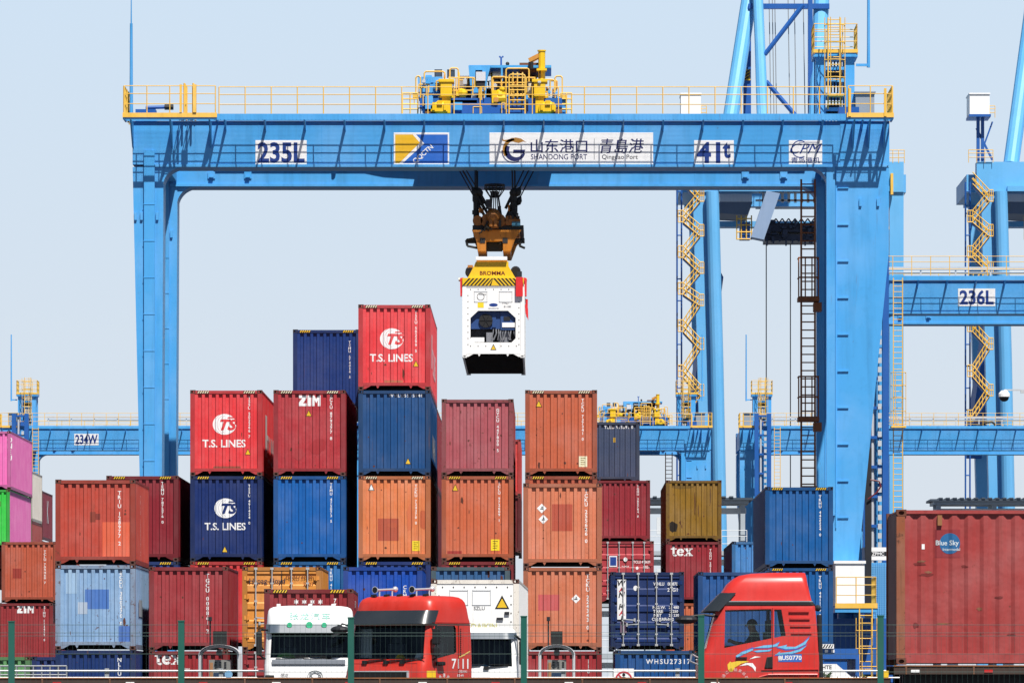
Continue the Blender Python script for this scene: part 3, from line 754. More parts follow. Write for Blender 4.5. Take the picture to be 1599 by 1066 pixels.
container(953.5, Y=193.2, z0=0.13 + 2.7, rgb=(16, 48, 106), front='door', cast=1, rust=.1, dirt=.25,
          label='dark blue container with double doors, lock rods and a white vertical name board',
          spec=[('P', .09, .21, .39, .90, (246, 246, 246), .002), ('VT', .15, .855, .195, .19, WHN), ('C', .34, .79, .075), ('T', 'WHLU', .655, .845, .11, dict(sx=.8)), ('T', '088870 3', .86, .845, .11, dict(sx=.75)), ('T', '22G1', .84, .77, .12),
                ('T', 'M.G.W.', .66, .545, .10), ('T', 'TARE', .645, .495, .10), ('T', 'NET', .64, .445, .10), ('T', 'CU.CAP.', .665, .395, .10), ('T', '30 480', .86, .545, .09), ('T', '2 250', .86, .495, .09), ('T', '28 230', .86, .445, .09), ('T', '33.2 CU', .86, .395, .09), ('P', .13, .22, .22, .36, (120, 100, 120))])
container(1090, Y=193.2, z0=0.13 + 2.7, rgb=(26, 86, 154), cast=1, rust=.1, label='blue container partly hidden behind the roof of the side view red truck', spec=[])
container(1090, Y=193.2, z0=0.1, h=2.7, rgb=(24, 50, 110), cast=1, rust=.1, label='navy container on the ground behind the windscreen of the side view red truck', spec=[])
# ---- row C: further back
PC = 0.1
def C(left, n, rgb, label, spec, **kw):
    return container(left, Y=kw.pop('Y', YC), z0=PC + n * 2.69, h=2.68, L=kw.pop('L', 12.19), rgb=rgb, label=label, spec=list(spec), **kw)
C(1040, 3, (150, 112, 34), 'mustard yellow container with rust streaks and a black scorched spot', [('B', .13, .24, .2, .24, (36, 28, 20)), ('B', .06, .28, .1, .08, (46, 36, 22)), ('B', .52, .62, .03, .5, (96, 60, 30)), ('B', .58, .5, .025, .3, (110, 74, 34)), ('B', .8, .75, .03, .4, (100, 70, 34)), ('B', .3, .9, .5, .1, (120, 90, 30))], rust=.42, dirt=.6, cast=0)
r_ = C(1040, 2, (156, 44, 54), 'dark red container with serif lettering under the mustard yellow one', [('V', 'TGHU 201234 7', .80, .88, .12)])
surface('lettering', move2d(tex2d(0.95), -0.98, 2.06), lambda x, y: Vector((x, wy(x) - .004, y)), DECW, r_, BREAKS)
C(1040, 1, (206, 106, 66), 'orange container seen as a strip between the double door container and the blue one', [])
C(928.5, 3, (154, 46, 56), 'dark red container right of the salmon orange stack under the slate grey blue one', [('V', 'TGHU 305784 0', .78, .92, .115)], rust=.15)
C(934, 2, (182, 62, 70), 'red container with lock rods and a small blue square emblem on its doors',
  [('P', .20, .34, .58, .76, (240, 240, 244), .002), ('P', .215, .325, .60, .74, (36, 70, 150), .005), ('T', 'F', .27, .67, .26, dict(shear=.3, bold=.02)), ('C', .49, .70, .085), ('T', 'FLORENS', .49, .585, .07, dict(sx=.8)), ('T', 'TCLU', .70, .66, .12, dict(sx=.8)), ('T', '495629 5', .88, .66, .12, dict(sx=.8)), ('T', '22G1', .86, .575, .12, dict(sx=.8)), ('C', .70, .56, .06)],
  front='door', rust=.1, Y=255.0)
C(913, 4, (66, 78, 106), 'slate grey blue container on top, in front of the distant crane trolley', [('T', 'TLLU 915891 0', .62, .91, .13, dict(gap=1.15, bold=.015)), ('P', .52, .56, .66, .74, (200, 160, 40))], Y=258.5, cast=1, rust=.12)
C(1143, 2, (62, 134, 202), 'light blue container standing between the serif lettered dark red one and the tall blue stack', [('TRI', .2, .2, .1, DECW)], Y=255.6, cast=1, L=12.19)
C(2.4, 2, (190, 92, 66), 'orange brown container at the left edge, above the ZIM lettered one', [('V', 'TCLU 709460 7', .78, .86, .12), ('P', .2, .36, .40, .56, (160, 62, 52))], rust=.25)
C(-4, 1, (156, 52, 56), 'dark red container lettered ZIM at the left edge below the orange brown one', [('T', 'ZIM', .50, .90, .36, dict(zim=1)), ('V', 'ZIMU 113452 0', .84, .95, .125)], rust=.15)
container(47 - 117, Y=190, z0=0.0, rgb=(104, 160, 104), label='faded green container cut by the left edge of the picture near the ground', spec=[])
container(49.5, Y=190, z0=0.0, rgb=(30, 56, 120), cast=1, label='dark blue container near the ground between the faded green and the navy one', spec=[])
# ---- far left
YP = 289.0
def D(right, n, rgb, label, spec, Y=YP, L=12.19, h=HC, z=None, **kw):
    l = right - W * F / Y
    return container(l, Y=Y, z0=(PA + n * HC) if z is None else z, h=h, L=L, rgb=rgb, label=label, spec=list(spec), **kw)
D(16.6, 4, (240, 118, 190), 'pink container high at the left edge above the green fronted one', [('V', 'ONEU', .98, .9, .3)], rust=.0, dirt=.12)
D(15.0, 3, (62, 206, 78), 'container with a bright green front and pink side below the all pink one', [], side_rgb=(240, 120, 192), rust=.0, dirt=.15)
D(50, 0, (236, 228, 216), 'cream container behind the pink stack at the left', [], Y=302, L=6.058, h=2.591, z=10.5, dirt=.2)
D(50, 0, (176, 80, 76), 'dull red container beneath the cream one behind the pink stack', [], Y=302, L=6.058, h=2.591, z=7.9)
D(67, 0, (140, 52, 66), 'plum container with white side letters furthest back behind the pink stack', [('S', 'K', 3, .6, 1.2)], Y=309.5, L=6.058, h=2.591, z=9.75)
D(67, 0, (130, 60, 60), 'brown red container lowest and furthest back behind the pink stack', [], Y=309.5, L=6.058, h=2.591, z=7.1)
# ---- tall blue stack at the right leg of the crane
for n, lb, dc in ((2, 'blue container on top of the pair beside the right crane leg', [('V', 'TRHU 442224 0', .81, .90, .12), HZ]), (1, 'blue container under the top one of the pair beside the right crane leg', [('V', 'TRHU 441163 2', .81, .90, .12), HZ])):
    container(1194.9, Y=209.2, z0=PA + n * HC + 0.06, h=HC, L=12.19, rgb=(12, 94, 164), cast=1, rust=.05, dirt=.22, label=lb, spec=dc)
# ------------------------------------------------------------------ rail-mounted gantry cranes over the stacks
SC = 39.4                              # pixels per metre on the near crane's front girder
def gu(px): return (px - 207.0) / SC   # crane-local metres from its left edge
def gz(py): return EYE + (VY - py) / SC
GW = 30.0
def rail_run(m, a, b, h=1.1, n=None, r=0.018, mids=(0.36, 0.72), step=1.02, post=0.024):
    """handrail: top and middle rails and posts between two points at deck level"""
    a, b = Vector(a), Vector(b); d = (b - a); L = d.length
    n = n or max(1, round(L / step))
    for t in (h,) + tuple(h * q for q in mids):
        m.tube(a + Vector((0, 0, t)), b + Vector((0, 0, t)), r, 5)
    for k in range(n + 1):
        p = a + d * (k / n)
        m.tube(p + Vector((0, 0, -0.12)), p + Vector((0, 0, h)), post, 5)
    return m
def ladder(m, x, y, z0, z1, w=0.45, step=0.3, cage=(), r=0.03, axis='x'):
    for s in (-1, 1): m.tube((x + s * w / 2, y, z0), (x + s * w / 2, y, z1), r, 5)
    k = z0 + step
    while k < z1:
        m.tube((x - w / 2, y, k), (x + w / 2, y, k), r * 0.6, 4); k += step
    for ca, cb in cage:
        z = ca
        while z <= cb + 0.01:
            pts = [(x + 0.42 * math.sin(t), y - 0.05 - 0.75 * (1 - abs(t) / 1.9) ** 0.5 if abs(t) < 1.9 else y, z) for t in (-1.9, -1.3, -0.7, 0, 0.7, 1.3, 1.9)]
            m.path(pts, r * 0.65, 4); z += 0.7
        for t in (-1.3, -0.45, 0.45, 1.3):
            px, py = x + 0.42 * math.sin(t), y - 0.05 - 0.75 * (1 - abs(t) / 1.9) ** 0.5
            m.tube((px, py, ca), (px, py, cb), r * 0.6, 4)
    return m
def arc_pts(cx, cz, r, a0, a1, n=10):
    return [(cx + r * math.cos(R(a0 + (a1 - a0) * k / n)), cz + r * math.sin(R(a0 + (a1 - a0) * k / n))) for k in range(n + 1)]
WIN = flat('window grey', (70, 84, 100), 0.2)
CABG = flat('cabinet grey', (150, 158, 166), 0.5)

def gantry(X0, Y, label, mirror=False, near=False, pale=0):
    root = thing('gantry_crane', label, 'crane', (X0, Y, 0), group='gantry cranes over the container yard')
    mir = GW if mirror else None
    def put(m, name, mat, parent=None, **kw): return m.build(name, mat, parent or root, mirror=mir, **kw)
    ZB, ZT = 22.40, 24.06
    RG = 8.7                                           # rear girder set back
    for name, y in (('front_girder', 0.0), ('rear_girder', RG)):
        m = MB().box(0.0, GW, y, y + 1.7, ZB, ZT)
        m.box(0.9, 29.9, y - 0.07, y + 1.77, ZB - 0.10, ZB - 0.001)     # bottom flange
        m.box(0, GW, y - 0.05, y + 1.75, ZT + 0.001, ZT + 0.05)
        o = put(m, name, CRANE)
        for px in (330, 387, 1164, 1224):
            lm = MB(); u = gu((px - VX) / 0.964 + VX) if y else None
            if u is not None:
                lm.box(u - .15, u + .15, y - 0.05, y - 0.001, 22.62, 22.9); lm.box(u - .09, u + .09, y - .14, y - .051, 22.66, 22.72)
            if y: put(lm, 'lifting_lug', CRANE, o)
        # weld seams and stiffener edges
        wm = MB()
        for k in range(1, 12): wm.box(k * 2.5 - .012, k * 2.5 + .012, y - 0.008, y - 0.0005, ZB, ZT)
        put(wm, 'weld_seam', CRANE, o)
    for u0, u1 in ((0.05, 1.2), (27.7, 29.95)): put(MB().box(u0, u1, 1.77, RG - 0.05, ZB + 0.1, ZT - 0.1), 'end_tie_beam', CRANE)
    for y in (0.0, RG):
        # slender hinged leg
        m = MB().prism([(0.0, ZB - 0.101), (1.22, ZB - 0.101), (1.16, 10), (1.1, 2.2), (0.45, 2.2), (0.28, 10.0)], 'y', y + 0.02, y + 1.5)
        m.prism([(1.2, ZB - 0.101)] + arc_pts(1.98, ZB - 0.9 + 0.02, 0.78, 180, 90, 10), 'y', y + 0.05, y + 1.4)
        leg = put(m, 'leg', CRANE)
        m = MB().box(0.46, 0.88, y - 0.11, y + 0.018, 2.4, ZB + 0.55)
        for k in range(13): m.box(0.44, 0.90, y - 0.125, y - 0.111, 3.4 + k * 1.45, 3.44 + k * 1.45)
        put(m, 'cover_strip', CRANE, leg)
        m = MB()
        for u in (0.12, 0.36, 0.98): m.box(u - 0.05, u + 0.05, y - 0.06, y + 0.018, 20.2, 20.5)
        put(m, 'bracket', CRANE, leg)
        # rigid tapering leg
        m = MB().prism([(27.56, ZB - 0.101), (29.98, ZB - 0.101), (29.98, 18.9), (28.76, 6.58), (28.6, 2.2), (27.78, 2.2), (27.77, 6.58)], 'y', y + 0.02, y + 1.9)
        m.prism([(27.58, ZB - 0.101)] + arc_pts(26.8, ZB - 0.88, 0.78, 90, 0, 10), 'y', y + 0.05, y + 1.4)
        leg = put(m, 'leg', CRANE)
        m = MB().box(27.50, 27.84, y - 0.16, y + 0.018, 8.5, ZB - 0.11)
        put(m, 'stiffening_flange', CRANE, leg)
        m = MB().box(27.86, 27.90, y - 0.04, y + 0.018, 8.0, ZB - 0.2)
        for k in range(10): m.box(27.95, 28.38, y - 0.035, y + 0.018, 8.4 + k * 1.45, 8.44 + k * 1.45)
        put(m, 'rung', CRANE, leg)
        m = MB()
        for u in (28.85, 29.55): m.box(u - 0.05, u + 0.05, y - 0.06, y + 0.018, 20.75, 21.05)
        put(m, 'bracket', CRANE, leg)
    # end plate of the rigid side, standing a little proud
    m = MB().box(28.05, 29.99, -0.03, -0.002, ZB - 0.05, ZT - 0.02)
    put(m, 'end_plate', CRANE)
    for u0, u1 in ((0.3, 1.3), (27.6, 28.8)):
        put(MB().box(u0, u1, -2.0, RG + 3.7, 1.4, 2.2), 'sill_beam', CRANE_D)
    put(MB().box(27.2, 29.9, -1.9, RG + 3.4, 2.21, 4.4), 'equaliser_beam', CRANE_D)
    for u in (0.8, 28.2):
        for y in (-1.2, 0.6, RG + 0.4, RG + 2.8):
            put(MB().tube((u - .09, y, 0.55), (u + .09, y, 0.55), 0.4, 16), 'wheel', DARK)
            put(MB().box(u - .22, u + .22, y - .5, y + .5, 0.7, 1.4), 'bogie', CRANE_D)
    # walkway on the front, brackets below
    WY = -1.25
    m = MB()
    for k in range(38): m.box(3.3, 28.3, WY + 0.06 + k * 0.029, WY + 0.0625 + k * 0.029, ZT + 0.085, ZT + 0.09)
    m.box(3.3, 28.3, -0.10, -0.06, ZT + 0.06, ZT + 0.10).box(3.3, 28.3, WY - 0.03, WY + 0.02, ZT - 0.02, ZT + 0.22)
    if near:
        for k in range(165): m.box(3.4 + k * 0.15, 3.42 + k * 0.15, WY - 0.04, WY - 0.031, ZT + 0.0, ZT + 0.20)
    put(m, 'walkway', CRANE)
    for k in range(17):
        m = MB(); u = 3.7 + k * 1.575
        m.prism([(WY + 0.05, ZT + 0.055), (-0.001, ZT + 0.055), (-0.001, ZT - 0.35), (-0.12, ZT - 0.30), (WY + 0.05, ZT - 0.03)], 'x', u - 0.025, u + 0.025)
        put(m, 'walkway_bracket', CRANE)
    m = MB()
    rail_run(m, (3.5, WY, ZT + 0.2), (28.2, WY, ZT + 0.2), 1.08)
    put(m, 'railing', YEL)
    m = MB(); rail_run(m, (0.3, RG + 2.9, ZT + 0.2), (29.7, RG + 2.9, ZT + 0.2), 1.08, step=2.0)
    put(m, 'railing', YEL)
    put(MB().box(0.3, 29.7, RG + 1.8, RG + 3.0, ZT + 0.06, ZT + 0.14), 'walkway', CRANE)
    # end platforms
    for (u0, u1, kk) in ((-0.28, 3.42, 0), (28.25, 30.08, 1)):
        pm = MB()
        for k in range(40): pm.box(u0, u1, WY - 0.13 + k * 0.029, WY - 0.1275 + k * 0.029, ZT + 0.085, ZT + 0.09)
        pm.box(u0, u1, WY - 0.2, WY - 0.14, ZT - 0.02, ZT + 0.10).box(u0, u1, -.1, -.06, ZT + 0.055, ZT + 0.10).box(u0, u0 + .06, WY - .139, -.101, ZT, ZT + .08).box(u1 - .06, u1, WY - .139, -.101, ZT, ZT + .08)
        p = put(pm, 'platform', CRANE)
        m = MB().box(u0 - .01, u1 + .01, WY - 0.24, WY - 0.201, ZT + 0.06, ZT + 0.24)
        put(m, 'toe_board', YEL, p)
        m = MB()
        rail_run(m, (u0 + .05, WY - 0.2, ZT + 0.2), (u1 - .05, WY - 0.2, ZT + 0.2), 1.1, step=0.95)
        e = u0 + .05 if kk == 0 else u1 - .05
        rail_run(m, (e, WY - 0.2, ZT + 0.2), (e, 1.6, ZT + 0.2), 1.1, step=0.7, post=0.04)
        if kk == 0:
            for u in (2.15, 2.5):
                rail_run(m, (u, WY - 0.2, ZT + 0.2), (u, -0.1, ZT + 0.2), 1.2, step=0.5, post=0.045)
            m.bar((2.0, WY - .22, ZT + .25), (2.0, WY - .22, ZT + 1.35), .09); m.bar((2.55, WY - .22, ZT + .25), (2.55, WY - .22, ZT + 1.35), .14)
        else:
            for u in (28.35, 29.75): m.bar((u, WY - .22, ZT + .1), (u, WY - .22, ZT + 1.2), .1)
        put(m, 'railing', YEL, p)
        m = MB()
        for u in (u0 + 0.3, (u0 + u1) / 2, u1 - 0.3):
            m.prism([(WY - .15, ZT - .021), (-0.001, ZT - .021), (-0.001, ZT - 1.0), (-.1, ZT - 1.0)], 'x', u - .03, u + .03)
        put(m, 'bracket', CRANE, p)
    # trolley rails, cable tray, bits on the girders
    for y in (0.6, RG + 1.1): put(MB().box(2.6, 27.2, y - 0.06, y + 0.06, ZT + 0.051, ZT + 0.16), 'trolley_rail', GREY)
    m = MB().box(3.0, 27.3, RG - 0.8, RG - 0.15, ZT + 0.16, ZT + 0.46)
    put(m, 'cable_tray', LGREY)
    m = MB().box(0.1, 0.9, 0.2, 0.9, ZT + 0.06, ZT + 0.55).tube((0.5, 0.3, ZT + .62), (1.25, 0.3, ZT + .64), 0.07, 8)
    put(m, 'rail_stop', CRANE_D)
    put(MB().tube((1.25, 0.3, ZT + .64), (1.6, 0.3, ZT + .64), 0.11, 8), 'buffer', BLACK)
    m = MB()
    for k in range(8):
        u = 4.2 + k * 3.1; m.box(u - .07, u + .07, RG - .85, RG - .8, ZT + .5, ZT + .72); m.tube((u, RG - .83, ZT + .4), (u, RG - .83, ZT + .55), .03, 4)
    put(m, 'cable_guide', YEL)
    m = MB().path([(8.0, RG - 1, ZT + .4), (8.0, RG - 1, ZT + .8), (8.25, RG - 1, ZT + .98), (8.7, RG - 1, ZT + .92), (9.4, RG - 1, ZT + .66), (10.1, RG - 1, ZT + .52), (11.5, RG - 1, ZT + .44)], 0.09, 7)
    put(m, 'festoon_cable', BLACK)
    # lightning mast
    m = MB().tube((-0.08, 0.4, ZT), (-0.08, 0.4, gz(35)), 0.075, 8, 0.055).tube((-0.08, 0.4, gz(35)), (-0.08, 0.4, gz(-45)), 0.028, 6, 0.012)
    put(m, 'lightning_mast', CRANE)
    # cable tower on the rigid side
    m = MB(); u0, u1, y0, y1 = 27.25, 28.75, 3.2, 4.6; zt = gz(76)
    for u in (u0 + .17, u1 - .17):
        for y in (y0, y1): m.box(u - .2, u + .2, y - .12, y + .12, ZT + 0.1, zt)
    for z in (gz(93), gz(112), gz(135), gz(158)): m.box(u0 + .38, u1 - .38, y0 - .08, y0 + .06, z - .07, z + .07).box(u0 + .38, u1 - .38, y1 - .06, y1 + .06, z - .07, z + .07)
    m.box(u0 - .15, u1 + .15, y0 - .2, y1 + .2, ZT + .052, ZT + .099)
    m.box(u0 - .12, u1 + .15, y0 - .3, y1 + .3, zt, zt + .22)
    tw = put(m, 'cable_tower', CRANE)
    put(MB().box(u0 - .13, u1 + .16, y0 - .33, y0 - .301, zt + .16, zt + .30), 'toe_board', YEL, tw)
    m = MB()
    for a, b in (((u0 - .1, y0 - .3), (u1 + .12, y0 - .3)), ((u0 - .1, y1 + .3), (u1 + .12, y1 + .3)), ((u0 - .1, y0 - .3), (u0 - .1, y1 + .3)), ((u1 + .12, y0 - .3), (u1 + .12, y1 + .3))):
        rail_run(m, a + (zt + .22,), b + (zt + .22,), 1.1, step=.55)
    put(m, 'railing', YEL, tw)
    m = MB(); ladder(m, (u0 + u1) / 2 - .05, y0 - .45, ZT + .8, zt + 1.55, .5, .3, cage=((zt - 1.6, zt + 1.5),))
    m.box(u0 + .45, u1 - .45, y0 - .9, y0 - .3, gz(140), gz(140) + .08)
    put(m, 'ladder', YEL, tw)
    m = MB()
    for k in range(5): m.tube((u0 + .5 + .13 * k, y0 + .5, ZT + .2), (u0 + .5 + .13 * k, y0 + .5, zt - .1), .035, 5)
    m.box(u0 + .42, u1 - .42, y0 + .4, y0 + .9, gz(110), gz(98)).box(u0 + .45, u0 + .95, y0 + .3, y0 + .7, gz(165), gz(150))
    put(m, 'cable_reel', DARK, tw)
    put(MB().tube((u1 + .6, y0, zt - .4), (u1 + .6, y0, zt + 5.2), .07, 7, .05).bar((u1 + .1, y0, zt - .3), (u1 + .65, y0, zt - .3), .1), 'lightning_mast', CRANE)
    put(MB().box(28.8, 29.55, 2.6, 3.9, ZT + .06, ZT + 1.45).box(28.75, 29.6, 2.5, 4.0, ZT + 1.451, ZT + 1.5), 'electrical_cabinet', CABG)
    put(MB().box(28.0, 28.8, -.02, .9, ZT + .11, ZT + .62), 'drive_cabinet', CRANE_D)
    if mirror:                                       # power rail carried above the rear walkway
        m = MB().box(1.0, 27.0, RG + 2.0, RG + 2.2, ZT + 1.42, ZT + 1.60).tube((1.0, RG + 2.4, ZT + 1.3), (27.0, RG + 2.4, ZT + 1.3), .05, 6)
        for k in range(14): m.box(1.2 + k * 1.97, 1.28 + k * 1.97, RG + 2.05, RG + 2.15, ZT + .15, ZT + 1.419)
        for k in range(3): m.box(4 + k * 8.3, 5.4 + k * 8.3, RG + .2, RG + .8, ZT + .06, ZT + .8)
        put(m, 'power_rail', LGREY)
    # lower mast with cable chain (beside the rigid leg) and the long ladder
    if mirror:
        m = MB(); a, b = 27.4, 28.9; y0 = -2.0
        for u in (a + .2, b - .25): m.box(u - .17, u + .17, y0 - .1, y0 + .5, 3.5, ZT + 1.2)
        for k in range(14): m.box(a + .4, b - .45, y0 + .1, y0 + .4, 4.2 + k * 1.6, 4.36 + k * 1.6)
        m.box(a, b, y0 - .1, y0 + 2.0, 3.0, 3.45)
        put(m, 'cable_mast', CRANE_D)
        m = MB()
        for k in range(40): m.box(a + .42, a + .62, y0 - .0, y0 + .1, 4 + k * .5, 4.3 + k * .5)
        m.tube((a + .9, y0 + .3, 4), (a + .9, y0 + .3, ZT + 1), .09, 6)
        put(m, 'cable_chain', flat('cable chain grey', (196, 200, 206), 0.5))
        m = MB(); ladder(m, 26.9, -1.4, 6.0, ZT + .1, .5, .3, cage=((16.2, 19.0), (8.5, 11.2)))
        m.box(26.5, 27.3, -2.2, -1.2, 16.0, 16.1).box(26.5, 27.3, -2.2, -1.2, 8.3, 8.4)
        put(m, 'ladder', YEL)
    else:
        m = MB(); lu = gu(1262) ; ly = 6.5
        lu = (X(1262, Y + ly) - X0) if near else 26.6
        ladder(m, lu, ly, 9.0, ZB, .56, .33, r=.045)
        for ca, cb in ((gz(448), gz(385)), (gz(640), gz(575))):
            for z in (ca, (ca + cb) / 2, cb):
                m.path([(lu - .42, ly, z), (lu - .42, ly - .8, z), (lu + .38, ly - .8, z), (lu + .38, ly, z)], .035, 5)
            for u in (-.42, -.15, .12, .38): m.tube((lu + u, ly - .8, ca), (lu + u, ly - .8, cb), .03, 5)
            m.box(lu - .45, lu + .42, ly - .85, ly + .1, ca - .16, ca)
            m.box(lu + .2, 27.6, ly - .6, ly + .2, ca - .55, ca - .2)
        put(m, 'ladder', BROWN)
        put(MB().box(lu - .3, lu + .35, ly - .5, ly + .3, 9.0, 9.9), 'landing_box', paint('ochre box', (170, 120, 50), .5))
    # cabinet and access platform at the foot of the rigid leg
    c = MB().box(27.76, 28.9, -2.1, -.1, 4.9, 6.55).box(27.7, 28.95, -2.15, -.05, 6.551, 6.66)
    put(c, 'electrical_house', WHITE)
    p = put(MB().box(27.7, 29.35, -3.0, -.1, 4.62, 4.85).box(27.9, 28.2, -1.5, -.6, 2.21, 4.61).box(28.5, 28.75, -1.5, -.6, 2.21, 4.61), 'access_platform', CRANE)
    m = MB(); rail_run(m, (27.75, -2.95, 4.9), (29.3, -2.95, 4.9), 1.1, step=.9); rail_run(m, (29.3, -2.95, 4.9), (29.3, -.2, 4.9), 1.1, step=.5)
    m.box(27.7, 29.36, -3.03, -3.001, 4.78, 4.98)
    ladder(m, 28.9, -3.0, 0.3, 4.8, .5, .3, cage=((1.8, 4.4),))
    put(m, 'railing', YEL, p)
    return root

def board(root, px0, px1, py0, py1, mat=None, y=-0.004, name='sign_board', thick=0.012):
    x0, x1, z0, z1 = gu(px0), gu(px1), gz(py1), gz(py0)
    o = MB().box(x0, x1, y - thick, y, z0, z1).build(name, mat or WHITE, root)
    return o, (x0 + x1) / 2, (z0 + z1) / 2, x1 - x0, z1 - z0, y - thick - 0.003
X235 = X(207, 231.0)
Y235 = 231.0
g235 = gantry(X235, Y235, 'large blue gantry crane numbered 235L spanning the container stacks', near=True)
def btext(o, s, cx, y, cz, size, mat, maxw=None, bold=0.02, shear=0.0, name='lettering'):
    sh = text2d(s, size, 0.0 if any(ord(ch) > 0x2e80 for ch in s) else bold, shear)
    w = max(v[0] for v in sh[0]) - min(v[0] for v in sh[0])
    kx = 1.0 if maxw is None else maxw / w
    r_ = None
    cjk = any(ord(ch) > 0x2e80 for ch in s)
    for j in ((-1, 0, 1) if cjk else (0,)):          # ideographs: three close strokes give the heavy weight
        r_ = surface(name, ([(v[0] * kx + j * size * .016, v[1] + j * size * .008) for v in sh[0]], sh[1]), onface(cx, y - .0006 * (j + 1), cz), mat, o)
    return r_
o, cx, cz, w, h, y = board(g235, 399, 479, 219, 257.5)
btext(o, '235L', cx, y, cz, h * .84, INK, w * .92, .03)
o, cx, cz, w, h, y = board(g235, 1084, 1146, 219, 257.5)
btext(o, '41', cx - w * .14, y, cz, h * .86, INK, w * .6, .03)
btext(o, 't', cx + w * .32, y, cz + h * .1, h * .66, INK, w * .2, .03)
o, cx, cz, w, h, y = board(g235, 1232, 1284, 219, 257.5)
sk = join2d(move2d(text2d('CPM', h * .42, 0.0, .45, 1.05), 0.02, h * .16), arc2d(-w * .16, h * .14, h * .32, h * .36, 60, 300, 20), rect2d(-w * .2, w * .42, h * .40, h * .425))
surface('logo', sk, onface(cx, y, cz), INK, o)
btext(o, '青岛港机', cx, y, cz - h * .31, h * .24, INK, w * .86, .015)
# blue and yellow company board
o, cx, cz, w, h, y = board(g235, 615, 701.5, 207, 257.5)
bl = flat('board blue', (36, 108, 208), .5); yl = flat('board yellow', (246, 192, 32), .5)
surface('blue_panel', poly2d([(-w * .13, h * .44), (w * .475, h * .44), (w * .475, -h * .45), (-w * .40, -h * .45), (w * .03, h * .17)]), onface(cx, y, cz), bl, o)
surface('yellow_arrow', poly2d([(-w * .475, h * .44), (-w * .16, h * .44), (-w * .02, h * .20), (-w * .40, -h * .45), (-w * .475, -h * .45)]), onface(cx, y, cz), yl, o)
surface('white_band', poly2d([(-w * .16, h * .44), (-w * .10, h * .44), (w * .05, h * .16), (-w * .34, -h * .45), (-w * .40, -h * .45), (-w * .02, h * .17)]), onface(cx, y - .001, cz), WHITE, o)
q = move2d(text2d('QQCTN', h * .18, 0.02), w * -.03 + .05, -h * .15, R(41), 1.0)
surface('lettering', move2d(q, 0.08, -0.03), onface(cx, y - .003, cz), WHITE, o)
# port banner
o, cx, cz, w, h, y = board(g235, 764.5, 1020, 207, 258)
def at(px, py): return gu(px) - cx, gz(py) - cz
a, b = at(801, 233)
surface('logo', join2d(arc2d(a + .06, b - .02, .37, .47, 95, 215, 20, .05, 0), poly2d([(a - .42, b + .46), (a - .36, b + .36), (a - .1, b + .40), (a + .1, b + .46), (a + .32, b + .42), (a + .52, b + .28), (a + .40, b + .30), (a + .22, b + .24), (a + .0, b + .30), (a - .24, b + .27), (a - .42, b + .34)])), onface(cx, y, cz), GOLD, o)
surface('logo', join2d(arc2d(a + .08, b - .06, .28, .42, 150, 345, 24, .05, .02), poly2d([(a + .02, b - .02), (a + .50, b - .02), (a + .44, b - .16), (a + .0, b - .16)])), onface(cx, y, cz), NAVY, o)
surface('logo', arc2d(a + .02, b - .08, .43, .47, 175, 300, 20), onface(cx, y, cz), NAVY, o)
a, b = at(873, 228); btext(o, '山东港口', cx + a, y, cz + b, .53, NAVY, 88 / SC, .018)
a, b = at(873, 245); btext(o, 'SHANDONG PORT', cx + a, y, cz + b, .22, NAVY, 88 / SC, .008)
a, b = at(928, 233); surface('divider', rect2d(a - .012, a + .012, b - .42, b + .42), onface(cx, y, cz), GREY, o)
a, b = at(971, 228); btext(o, '青島港', cx + a, y, cz + b, .58, NAVY, 68 / SC, .012, .15)
a, b = at(968, 246); btext(o, 'Qingdao Port', cx + a, y, cz + b, .23, flat('grey black lettering', (60, 60, 70)), 56 / SC, .006)

Y236, S236 = 318.0, F / 318.0
g236 = gantry(X(1311, Y236), Y236, 'blue gantry crane numbered 236L standing behind at the right edge', mirror=True)
def far_board(root, X0, Y, s, txt):
    """number board on a distant crane, measured on the same kind of girder"""
    px0, px1 = s
    x0, x1 = X(px0, Y) - X0, X(px1, Y) - X0
    zc = 23.2; h = .96
    o = MB().box(x0, x1, -.02, -.004, zc - h / 2, zc + h / 2).build('sign_board', WHITE, root)
    btext(o, txt, (x0 + x1) / 2, -.024, zc, h * .84, INK, (x1 - x0) * .92, .03)
far_board(g236, X(1311, Y236), Y236, (1496, 1554), '236L')
YF = 489.0
gW = gantry(X(0, YF), YF, 'distant blue gantry crane numbered 234W behind the left container stacks', mirror=True)
far_board(gW, X(0, YF), YF, (116, 154), '234W')
gM = gantry(X(552, YF), YF, 'distant blue gantry crane in the middle with its trolley above the slate grey container')
gR = gantry(X(1155, YF), YF, 'distant blue gantry crane crossing behind the big right leg', mirror=True)
